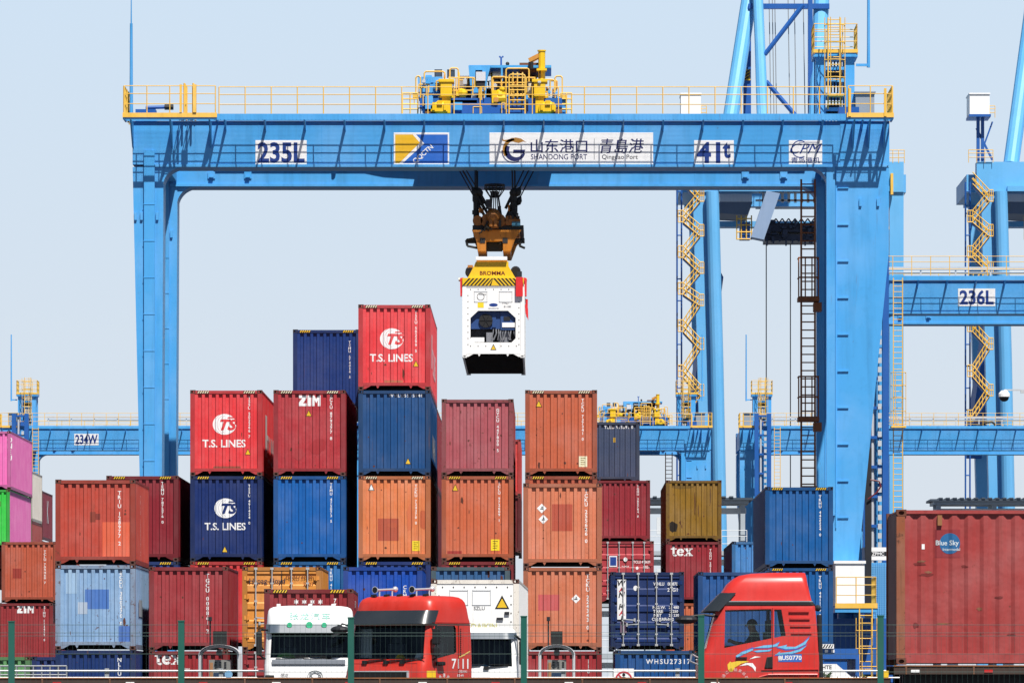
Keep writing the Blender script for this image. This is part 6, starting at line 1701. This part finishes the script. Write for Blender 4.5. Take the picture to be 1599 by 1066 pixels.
for k in range(9):
    a = k * .7; m.path([(.14 + .16 * math.cos(a), -.03, 1.80 + .12 * math.sin(a)), (.14 + .16 * math.cos(a + 1.9), -.03, 1.80 + .12 * math.sin(a + 1.9))], .008, 4)
m.path([(.14 + .2 * math.cos(t * .33), -.03, 1.78 + .16 * math.sin(t * .33)) for t in range(20)], .008, 4); m.build('emblem', GREY, t3)
sheet_front(t3, T3L, move2d(text2d('德龙', .10, .0, .2), -.68, 1.82), flat('grey lettering', (110, 112, 118)), lift=.01)
for s in (-1, 1):
    MB().box(*sorted((s * 1.28, s * 1.44)), -.12, .1, 2.35, 2.98).build('wing_mirror', BLACK, t3, bevel=.05)
    MB().path([(s * 1.14, .26, 3.02), (s * 1.3, .0, 3.04), (s * 1.34, -.02, 2.98)], .025, 6).path([(s * 1.2, .14, 2.25), (s * 1.36, -.02, 2.36)], .025, 6).build('mirror_arm', BLACK, t3)
MB().path([(.75, .2, 3.16), (.95, -.15, 3.08), (.75, -.3, 2.98)], .02, 6).build('mirror_arm', BLACK, t3)
MB().prism([(.55, 2.86), (.95, 3.06), (.98, 3.0), (.62, 2.82)], 'y', -.34, -.26).build('front_mirror', DARK, t3)
for s in (-1, 1): MB().box(*sorted((s * .95, s * 1.2)), -.03, .04, 1.58, 1.82).build('headlight', BLACK, t3, bevel=.03)
GSM = flat('grey seam', (120, 124, 130))
for sh in (rect2d(-1.0, 1.0, 2.075, 2.085), rect2d(-.93, -.92, 1.5, 2.07), rect2d(.92, .93, 1.5, 2.07)): sheet_front(t3, T3L, sh, GSM, 'panel_seam', .003)
# things lying on its dashboard
bag = thing('plastic_bag', 'green bag heaped at the left of the white lorry windscreen', 'bag', (X(484, YT3) - .66, YT3 + .42, 2.09))
MB().ball((0, 0, .12), .24, 10, 7, (1.2, .6, .9)).build('bag', flat('green plastic', (110, 190, 70), .5), bag)
cup = thing('drink_cup', 'pale green lidded tub standing mid dashboard of the white lorry', 'tub', (X(484, YT3) + .02, YT3 + .36, 2.09))
MB().tube((0, 0, 0), (0, 0, .12), .10, 12, .12).build('tub', flat('pale green tub', (170, 230, 150), .4), cup); MB().tube((0, 0, .121), (0, 0, .14), .125, 12).build('lid', WHITE, cup)
bt = thing('water_bottle', 'dark bottle with a light blue cap on the white lorry dashboard', 'bottle', (X(484, YT3) + .22, YT3 + .36, 2.09))
MB().tube((0, 0, 0), (0, 0, .16), .04, 10).build('bottle', DARK, bt); MB().tube((0, 0, .161), (0, 0, .2), .035, 10).build('cap', flat('light blue cap', (130, 200, 240), .4), bt)
cd = thing('permit_card', 'pale permit card standing at the right of the white lorry windscreen', 'card', (X(484, YT3) + .78, YT3 + .34, 2.1))
MB().box(-.13, .13, 0, .008, 0, .12).build('card', flat('pale card', (226, 240, 200), .5), cd)

# the loads of the waiting lorries
container(413, Y=YT3 + 3.3, z0=1.6, rgb=(148, 44, 50), rust=.05, dirt=.25, loc=(X(482, YT3 + 3.3), YT3 + 3.3, 1.6), rz=R(0.6),
          label='dark red container with white six pointed stars riding behind the white lorry cab',
          spec=[('STAR', x, .862, .078) for x in (.36, .45, .54, .63)] + [('STAR', x, .79, .078) for x in (.41, .50, .59)] + [('V', '7741', .795, .90, .13), HZ, ('S', 'HLBU 774120', 2.4, .85, .2)])
# ---- white lorry carrying the refrigerated container
T4L = [(.45, .0, 2.0, 1.18, .14, .05), (.9, -.02, 2.0, 1.2, .18, .05), (1.9, -.02, 2.0, 1.2, .2, .06), (2.0, .0, 2.0, 1.2, .22, .06), (2.85, .16, 1.98, 1.16, .24, .06), (3.0, .22, 1.96, 1.13, .26, .08), (3.08, .34, 1.9, 1.05, .28, .12), (3.12, .6, 1.8, .85, .26, .2)]
YT4 = 157.5
w4 = [(-1.05, 2.06), (1.05, 2.06), (1.02, 2.84), (-1.02, 2.84)]
t4 = lorry('lorry', 'low roofed white lorry half hidden by the red one, under the white container', (X(739, YT4), YT4, 0), R(-1), T4L, WHT, w4, [[(.4, 2.8), (1.3, 2.8), (1.3, 2.3), (.36, 2.1)]], trailer=12, zf=1.85, roofz=2.95)
visor(t4, T4L, 2.80, 2.96, .10, 1.24, flat('grey visor', (84, 96, 110)), .05)
wipers(t4, T4L, 2.03, ((-.4, 1), (.35, 1)), .6)
MB().box(.46, 1.05, -.05, -.03, 1.62, 1.76).build('number_panel', WHITE, t4)
surface('number_panel', rect2d(.48, .76, 1.63, 1.75), onface(0, -.055, 0), INK, t4)
surface('lettering', join2d(move2d(text2d('鲁B', .08, .01), .62, 1.69)), onface(0, -.06, 0), WHITE, t4)
surface('lettering', move2d(text2d('港运', .08, .01), .9, 1.69), onface(0, -.06, 0), GREY, t4)
for s in (-1, 1): MB().box(*sorted((s * 1.24, s * 1.38)), -.1, .08, 2.1, 2.75).path([(s * 1.12, .2, 2.9), (s * 1.3, -.02, 2.76)], .022, 5).build('wing_mirror', BLACK, t4, bevel=.04)
m = MB().ball((.1, .35, 1.95), .3, 10, 6, (1.6, .6, .6)); m.build('dashboard_cloth', flat('pale blue cloth', (150, 196, 220), .7), t4)
reefer((X(741.7, 161.5), 161.5, 1.6), 'rust streaked white refrigerated container with a large yellow warning triangle', False, rz=R(-1))

# ---- long red container on a trailer at the right edge
YK = 103.4
ck = thing('shipping_container', 'long brick red container with a round blue sticker, nearest, at the right edge', 'container', (X(1400, YK), YK, Z(1037, YK)), R(1.0))
HK = (1037 - 795) * YK / F; LK = 12.19
KM = paint('brick red container paint', (166, 64, 62), .55, .3, .4, .3, bump=.5); KP = paint('rusty ochre post', (150, 84, 52), .7, .4, .5, .8)
m = MB(); pts = [(.14, .02)]; pt = .278; n = int((LK - .3) / pt)
for k in range(n):
    for a, d in ((0, .02), (.072, .02), (.14, .056), (.21, .056)): pts.append((.16 + k * pt + a, d))
pts += [(LK - .14, .02)]
q = len(pts); m.add([(x, y, .2) for x, y in pts] + [(x, y, HK - .06) for x, y in pts], [(i, i + 1, q + i + 1, q + i) for i in range(q - 1)])
def kwall(x):
    t = (x - .16) % pt
    return .02 if t <= .072 else .02 + .036 * (t - .072) / .068 if t <= .14 else .056 if t <= .21 else .056 - .036 * (t - .21) / .068
KB = sorted([.16 + k * pt + a for k in range(n) for a in (0, .072, .14, .21)])
sw_ = m.build('side_wall', KM, ck)
bk = MB().box(.1, LK - .1, W - .05, W - .02, .2, HK - .06); bk.build('side_wall', KM, ck)
m = MB().box(.02, .05, .12, W - .12, .1, HK - .06).build('end_wall', paint('shaded end panel', (96, 36, 36), .6, .2, .4, .3), ck); m = MB().box(LK - .05, LK - .02, .12, W - .12, .1, HK - .06); m.build('end_wall', paint('shaded end panel', (96, 36, 36), .6, .2, .4, .3), ck)  # ends repeat the brick red, darkened in the colour as shaded faces
m = MB().box(.15, LK - .15, .0, .06, HK - .075, HK - .012).box(.15, LK - .15, W - .06, W, HK - .075, HK - .012).box(.15, LK - .15, .0, .05, .03, .2).box(.15, LK - .15, W - .05, W, .03, .2)
m.build('side_rail', KM, ck)
for x in (0, LK - .15):
    for y in (0, W - .15): MB().box(x, x + .15, y, y + .15, .118, HK - .118).build('corner_post', KP, ck)
MB().box(.05, LK - .05, .06, W - .06, HK - .04, HK - .01).build('roof', KM, ck)
MB().box(.05, LK - .05, .06, W - .06, .1, .16).build('underframe', FLOOR_M, ck)
CK = casting_mesh(paint('rusty casting', (110, 62, 44), .7, .3, .5, .6))
for x in (.087, LK - .087):
    for y, rr in ((0, 0), (W, math.pi)):
        for z in (0, HK - .118): obj('corner_casting', CK, ck, (x, y, z), rr)
def kon(x, z, l): return Vector((x, kwall(x) - l, z))
kx_ = lambda px: (px - 1400) * YK / F; kz_ = lambda py: (1037 - py) * YK / F
surface('paint_patch', rect2d(kx_(1460), kx_(1500), kz_(870), kz_(826)), lambda x, y: kon(x, y, .003), paint('patch 150 56 60', (150, 56, 60), .5), sw_, KB)
surface('logo', disc2d(kx_(1483.5), kz_(848), .185), lambda x, y: kon(x, y, .006), flat('sticker blue', (36, 104, 158), .5), sw_, KB)
surface('lettering', join2d(move2d(text2d('Blue Sky', .115, .012), kx_(1479.5), kz_(848)), move2d(text2d('Intermodal', .05, .004), kx_(1486), kz_(857))), lambda x, y: kon(x, y, .009), paint('pale sticker lettering', (214, 226, 232), .5), sw_, KB)
MB().box(kx_(1464), kx_(1471), -.03, .03, kz_(820), kz_(804)).build('vent_cover', paint('ochre vent', (160, 110, 70), .6), sw_)
surface('sticker', rect2d(kx_(1439.5), kx_(1444), kz_(857), kz_(849)), lambda x, y: kon(x, y, .006), WHITE, sw_, KB)
rs = random.Random(4)
DNT = paint('dent shadow red', (122, 44, 42), .7, .2, .3); RSC = paint('rust scrape', (140, 88, 60), .8, .3, .4)  # dents are only their shade painted in dark red; scrapes are rust coloured
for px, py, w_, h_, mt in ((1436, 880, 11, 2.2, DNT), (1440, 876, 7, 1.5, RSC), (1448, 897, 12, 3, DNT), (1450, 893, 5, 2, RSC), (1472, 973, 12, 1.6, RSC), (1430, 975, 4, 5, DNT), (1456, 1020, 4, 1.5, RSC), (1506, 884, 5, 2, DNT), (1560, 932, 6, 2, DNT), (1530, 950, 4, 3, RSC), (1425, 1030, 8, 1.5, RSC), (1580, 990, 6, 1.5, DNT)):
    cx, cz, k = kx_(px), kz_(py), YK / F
    surface('scrape_dent_mark', poly2d([(cx + w_ * k * (.6 + .8 * rs.random()) * math.cos(q * .5236), cz + h_ * k * (.6 + .8 * rs.random()) * math.sin(q * .5236)) for q in range(12)]), lambda x, y, l=.002 + .0003 * rs.random() * 10: kon(x, y, l), mt, sw_, KB)
# skeletal trailers: one under the red container, one long empty one in front of the lorries
def skeletal(label, x0, x1, Y, zt, lock=True):
    r_ = thing('skeletal_trailer', label, 'trailer', (x0, Y, 0), group='empty and loaded trailers in the front lane')
    w = x1 - x0
    for y in (0.0, 2.3): MB().box(0, w, y, y + .12, zt - .16, zt - .021).build('side_rail', paint('dark trailer brown', (66, 50, 42), .7, .3, .5, .4), r_); MB().box(0, w, y - .015, y + .135, zt - .02, zt).build('top_flange', paint('worn ochre flange', (150, 96, 56), .7, .3, .5, .4), r_)
    m = MB().box(.2, w - .2, .75, .9, zt - .5, zt - .165).box(.2, w - .2, 1.5, 1.65, zt - .5, zt - .165)
    for k in range(int(w / 1.4)): m.box(.4 + k * 1.4, .5 + k * 1.4, .125, 2.29, zt - .16, zt - .02)
    m.build('chassis', DARK, r_)
    for k in range(int(w / 1.3)):
        MB().box(.3 + k * 1.3, .45 + k * 1.3, -.012, -.001, zt - .13, zt - .08).build('reflector', flat('reflector red', (200, 30, 30), .3) if k % 2 else WHITE, r_)
    for x in ((.05, w * .5, w - .2) if lock else ()): MB().box(x, x + .16, -.02, .16, zt + .001, zt + .12).build('twistlock', YEL2 if x > .1 else RUSTY, r_)
    for k in range(int(w / 1.2)): MB().box(.2 + k * 1.2, .23 + k * 1.2, -.02, -.001, zt - .16, zt - .022).build('stake_pocket', RUSTY, r_)
    for x in (w - 1.2, w - 2.5, w - 3.8):
        for y in (.1, 1.9): MB().tube((x, y, .5), (x, y + .36, .5), .5, 20).build('wheel', BLACK, r_)
    return r_
skeletal('rusty skeletal trailer carrying the long brick red container', X(1396, YK), X(1396, YK) + 12.4, YK - .02, Z(1037, YK) - .01, False)
skeletal('long empty rusty trailer crossing the bottom of the picture before the lorries', X(-60, YK), X(1392, YK), YK + .2, Z(1057, YK))
# ------------------------------------------------------------------ kiosks, signs, barriers, fence, camera
STEEL = flat('polished stainless', (222, 224, 228), .3, .25)
def kiosk(px0, px1, Y, label, cup):
    x0, x1 = X(px0, Y), X(px1, Y); w = x1 - x0; zt = Z(1007, Y)
    r_ = thing('gate_kiosk', label, 'kiosk', ((x0 + x1) / 2, Y, 0), group='stainless lorry driver kiosks')
    m = MB()
    hw = w / 2
    pts = [(-hw, 0, 0), (-hw, 0, zt - .28)] + [(-hw * math.cos(R(a)) * (1 if abs(math.cos(R(a))) > .98 else 1), 0, zt - .28 + .26 * math.sin(R(a))) for a in range(15, 180, 15)] + [(hw, 0, zt - .28), (hw, 0, 0)]
    m.path(pts, .045, 8).path([(p[0], .7, p[2]) for p in pts], .045, 8)
    m.build('frame', STEEL, r_)
    m = MB(); n = 12
    vs = []
    for k in range(n + 1):
        a = R(180 * k / n); vs += [(-hw * math.cos(a) * 1.02, -.12, zt - .26 + .28 * math.sin(a)), (-hw * math.cos(a) * 1.02, .8, zt - .26 + .28 * math.sin(a))]
    m.add(vs, [(2 * k, 2 * k + 1, 2 * k + 3, 2 * k + 2) for k in range(n)]); m.build('canopy', STEEL, r_, smooth=True)
    b = MB().box(-hw * .55, hw * .55, .12, .62, 0, zt - .42).build('terminal', flat('brushed cabinet', (150, 150, 146), .4, .3), r_)
    MB().box(-hw * .3, hw * .35, .09, .119, zt - 1.15, zt - .8).build('screen', flat('kiosk screen', (40, 60, 90), .15), b)
    m = MB()
    for i in range(3):
        for j in range(3): m.box(-hw * .25 + i * .14, -hw * .25 + i * .14 + .06, .10, .119, zt - .66 + j * .07, zt - .62 + j * .07)
    m.build('keypad', DARK, b)
    MB().box(-hw * .5, -hw * .34, .095, .119, zt - 1.2, zt - .5).build('notice', paint('brown notice', (170, 120, 80)), b)
    MB().box(-.34 * hw, .34 * hw, .15, .5, zt + .02, zt + .42).build('signal_box', BLACK, r_)
    c = MB().tube((-.5 * hw, .3, zt - .03), (-.5 * hw, .3, zt + .75), .022, 6).box(-.5 * hw - .05, -.5 * hw + .05, .1, .38, zt + .72, zt + .84); c.build('camera', DARK, r_)
    MB().tube((0, .05, zt - .2), (0, -.1, zt - .22), .09, 10).build('lamp', DARK, r_)
    return r_
YKI = 171.0
kiosk(312, 373, YKI, 'stainless kiosk with an arched hood in front of the serif lettered dark red container', 0)
kiosk(843, 896, YKI, 'stainless kiosk with an arched hood below the salmon orange stack', 1)
YS = 165.0
# guard ropes along the lane
gr = thing('cable_barrier', 'white painted cable barrier running behind the lorries', 'barrier', (X(-20, YS), YS + 1.6, 0))
wb = X(1420, YS) - X(-20, YS)
for z in (Z(1046, YS), Z(1057, YS)):
    MB().tube((0, 0, z), (wb, 0, z), .025, 6).build('cable', WHITE, gr)
for k in range(9): MB().box(k * wb / 8 - .06, k * wb / 8 + .06, .03, .15, 0, Z(1042, YS)).build('post', GREY, gr)
# no-walking sign
sg = thing('prohibition_sign', 'white sign with a red ring around a walking figure, by the blue container', 'sign', (X(974, YS), YS, 0))
zb_ = Z(1043, YS); hw = (990 - 958) * YS / F / 2
bd = MB().box(-hw, hw, -.01, .01, zb_ - .62, zb_).build('panel', WHITE, sg)
MB().tube((0, .05, 0), (0, .05, zb_ - .1), .035, 8).build('post', GREY, sg)
c = (0, zb_ - .32)
surface('symbol', join2d(disc2d(c[0], c[1] + .14, .045), poly2d([(-.05, c[1] + .08), (.05, c[1] + .08), (.06, c[1] - .05), (.13, c[1] - .2), (.08, c[1] - .22), (.0, c[1] - .08), (-.08, c[1] - .22), (-.13, c[1] - .2), (-.05, c[1] - .03)]), poly2d([(-.05, c[1] + .06), (-.15, c[1] - .03), (-.12, c[1] - .06), (-.03, c[1] + .02)])), onface(0, -.014, 0), HAZ_K, bd)
surface('ring', join2d(arc2d(c[0], c[1], .20, .245, 0, 360, 32)), onface(0, -.018, 0), RED_L, bd)
surface('slash', move2d(rect2d(-.2, .2, -.018, .018), 0, c[1], R(-45)), onface(0, -.022, 0), RED_L, bd)
# round blue sign
bs = thing('round_sign', 'small round light blue sign between the left kiosk and the white lorry', 'sign', (X(357, YS - 2), YS - 2, 0))
MB().tube((0, 0, Z(1052, YS - 2)), (0, .02, Z(1052, YS - 2)), .11, 20).build('disc', flat('pale blue sign', (130, 180, 220), .4), bs)
MB().tube((0, .05, 0), (0, .05, Z(1050, YS - 2)), .03, 8).build('post', GREY, bs)
# guided vehicle with a white wedge panel beside the right stack
YV = 176.0
ag = thing('yard_vehicle', 'blue framed yard vehicle with a white wedge panel right of the side view lorry', 'vehicle', (X(1275, YV), YV, 0))
vx = lambda px: X(px, YV) - X(1275, YV); vz = lambda py: Z(py, YV)
m = MB().box(vx(1262), vx(1342), 0, 5, vz(1028), vz(1020)).box(vx(1336), vx(1342), -.05, 5, .6, vz(1028)).box(vx(1262), vx(1340), 0, .2, vz(1019.9), vz(1012)); m.build('frame', CRANE_D, ag)
MB().prism([(vx(1280), vz(1036)), (vx(1306), vz(1036)), (vx(1336), vz(1062)), (vx(1336), .6), (vx(1280), .6)], 'y', -.08, -.01).build('side_panel', WHITE, ag)
surface('lettering', text2d('CHTE', .12, .02), onface(vx(1288), -.084, vz(1041)), DARK, ag)
pb = MB().box(vx(1262), vx(1302), -.1, 4.5, vz(1011.9), vz(1005)).build('striped_beam', WHITE, ag)
surface('hazard_marking', hazard2d(vx(1263), vx(1301), vz(1011), vz(1005.5), 9), onface(0, -.105, 0), HAZ_K, pb)
m = MB()
for k in range(4): m.box(vx(1268 + k * 10), vx(1273 + k * 10), -.02, .0, vz(1018), vz(1013.5))
m.build('lamp', WHITE, ag)
for k in range(3):
    for y in (.6, 4.0): MB().tube((vx(1270 + k * 28), y, .45), (vx(1270 + k * 28), y + .3, .45), .45, 16).build('wheel', BLACK, ag)
# light blue perforated cabin near the crane's foot
YM = 236.0
ms = thing('mesh_cabin', 'light blue perforated steel cabin behind the foot of the big crane leg', 'cabin', (X(1350, YM), YM, 0))
w = X(1392, YM) - X(1350, YM); za, zb_ = Z(985, YM), Z(878, YM)
m = MB().box(0, w, .06, 2.5, za, zb_)
m.build('shell', CRANE, ms)
m = MB()
for k in range(int(w / .09)): m.box(k * .09, k * .09 + .045, 0, .03, za, zb_)
for k in range(int((zb_ - za) / .09)): m.box(0, w, .031, .055, za + k * .09, za + k * .09 + .04)
m.build('perforated_sheet', CR2, ms)
MB().box(.1, w - .1, .2, 2.3, 0, za - .01).build('plinth', CRANE_D, ms)
pk = MB().box(-.1, w + .1, .0, .05, zb_ + .1, zb_ + .62).build('sign_board', WHITE, ms)
surface('lettering', join2d(rect2d(.12, w - .12, zb_ + .27, zb_ + .45), ), onface(0, -.004, 0), DARK, pk)
surface('lettering', move2d(text2d('ZPMC', .14, .02), w / 2, zb_ + .36), onface(0, -.008, 0), WHITE, pk)
MB().box(.0, .25, -.6, -.2, 0.0, Z(700, YM)).build('cable_mast', DARK, ms)
m = MB().path([(.1, -.7, Z(780, YM)), (.45, -.7, Z(770, YM)), (.62, -.7, Z(760, YM)), (.55, -.7, Z(752, YM)), (.2, -.7, Z(750, YM))], .035, 6); m.build('hanging_hose', paint('dark red hose', (110, 30, 40)), ms)
# mast with a dome camera, its pole stands outside the picture
YD = 120.0
dc = thing('dome_camera', 'white dome camera on a bracket arm reaching in from the right edge', 'security camera', (X(1625, YD), YD, 0))
MB().tube((0, 0, 0), (0, 0, Z(560, YD)), .09, 12, .06).build('pole', GREY, dc)
zc = Z(611, YD); x_ = X(1568, YD) - X(1625, YD)
MB().bar((0, 0, zc), (x_ * .55, 0, zc), .05, .07).bar((x_ * .55, 0, zc + .03), (x_, 0, zc + .03), .03).build('arm', LGREY, dc)
MB().tube((x_, 0, zc + .02), (x_, 0, zc - .05), .06, 12, .12).tube((x_, 0, zc - .05), (x_, 0, zc - .11), .12, 14).build('housing', WHITE, dc)
MB().ball((x_, 0, zc - .12), .1, 12, 8, (1, 1, .9)).build('dome', DARK, dc, smooth=True)
# small weed tree beside the vehicle
YB_ = 140.0
pl = thing('shrub', 'dark thin leaved shrub at the bottom right beside the side view lorry', 'shrub', (X(1300, YB_), YB_, 0))
rnd = random.Random(11)
m = MB(); lf = MB()
for k in range(16):
    a = rnd.random() * 6.28; l_ = .5 + rnd.random() * .5; h_ = 1.25 + rnd.random() * .45
    p0 = (0, 0, 0); p1 = (.12 * math.cos(a), .12 * math.sin(a), .9); p2 = (l_ * .6 * math.cos(a), l_ * .6 * math.sin(a), h_); p3 = (l_ * math.cos(a), l_ * math.sin(a), h_ + .1)
    m.path([p0, p1, p2, p3], .012, 5)
    for j in range(46):
        t = rnd.random(); b_ = Vector(p1).lerp(Vector(p2), t) if rnd.random() < .5 else Vector(p2).lerp(Vector(p3), t)
        d = Vector((rnd.uniform(-1, 1), rnd.uniform(-1, 1), rnd.uniform(-.3, .6))).normalized(); n_ = d.cross(Vector((rnd.uniform(-1, 1), rnd.uniform(-1, 1), 1))).normalized()
        L_ = .10 + rnd.random() * .08
        lf.add([b_, b_ + d * L_ * .5 + n_ * .018, b_ + d * L_, b_ + d * L_ * .5 - n_ * .018], [(0, 1, 2, 3)])
m.build('stem', paint('shrub bark', (70, 56, 44), .8), pl)
lf.build('foliage', paint('shrub leaf', (52, 74, 40), .6, .2, .3, scale=3), pl)
# short guard rail in the far left corner
yl = thing('guard_rail', 'low pale guard rail in the bottom left corner', 'guard rail', (X(0, 168), 168, 0))
m = MB(); rail_run(m, (0, 0, Z(1062, 168)), (X(104, 168) - X(0, 168), 0, Z(1062, 168)), .42, n=8, r=.025, mids=(.4,)); m.build('rail', GREY, yl)
m = MB()
for k in (0, 4, 8): m.tube(((X(104, 168) - X(0, 168)) * k / 8, 0, 0), ((X(104, 168) - X(0, 168)) * k / 8, 0, Z(1062, 168)), .04, 6)
m.build('post', GREY, yl)
# green mesh fence in front
FG = paint('fence green paint', (24, 96, 84), .5, .15, .3)
WIRE = flat('green fence wire', (70, 96, 92), .5)
YFN = 84.3
fpx = [-247, 18, 283, 548, 818, 1095, 1375, 1655]
top = [970, 971, 970, 965, 963, 962, 962, 962]
fe = thing('mesh_fence', 'green posts and thin wire mesh of the yard fence nearest the camera', 'fence', (0, YFN, 0))
for px, py in zip(fpx, top):
    x = X(px, YFN); zt = Z(py, YFN)
    MB().box(x - .044, x + .044, -.03, .03, 0, zt).box(x - .05, x + .05, -.036, .036, zt + .001, zt + .02).build('post', FG, fe)
zw = Z(975, YFN)
for a, b in zip(fpx[:-1], fpx[1:]):
    x0, x1 = X(a, YFN) + .05, X(b, YFN) - .05
    m = MB()
    zs = [zw, zw - .115, zw - .16, zw - .42, zw - .68, zw - .94, zw - 1.2, zw - 1.45, zw - 1.7, zw - 1.95]
    for z in zs: m.tube((x0, 0, z), (x1, 0, z), .0032, 4)
    n = int((x1 - x0) / .075)
    for k in range(n + 1):
        x = x0 + (x1 - x0) * k / n
        m.path([(x, 0, .15), (x, 0, zw - .16), (x, .03, zw - .137), (x, 0, zw - .115), (x, 0, zw + .02)], .0013, 3)
    m.build('mesh_panel', WIRE, fe)
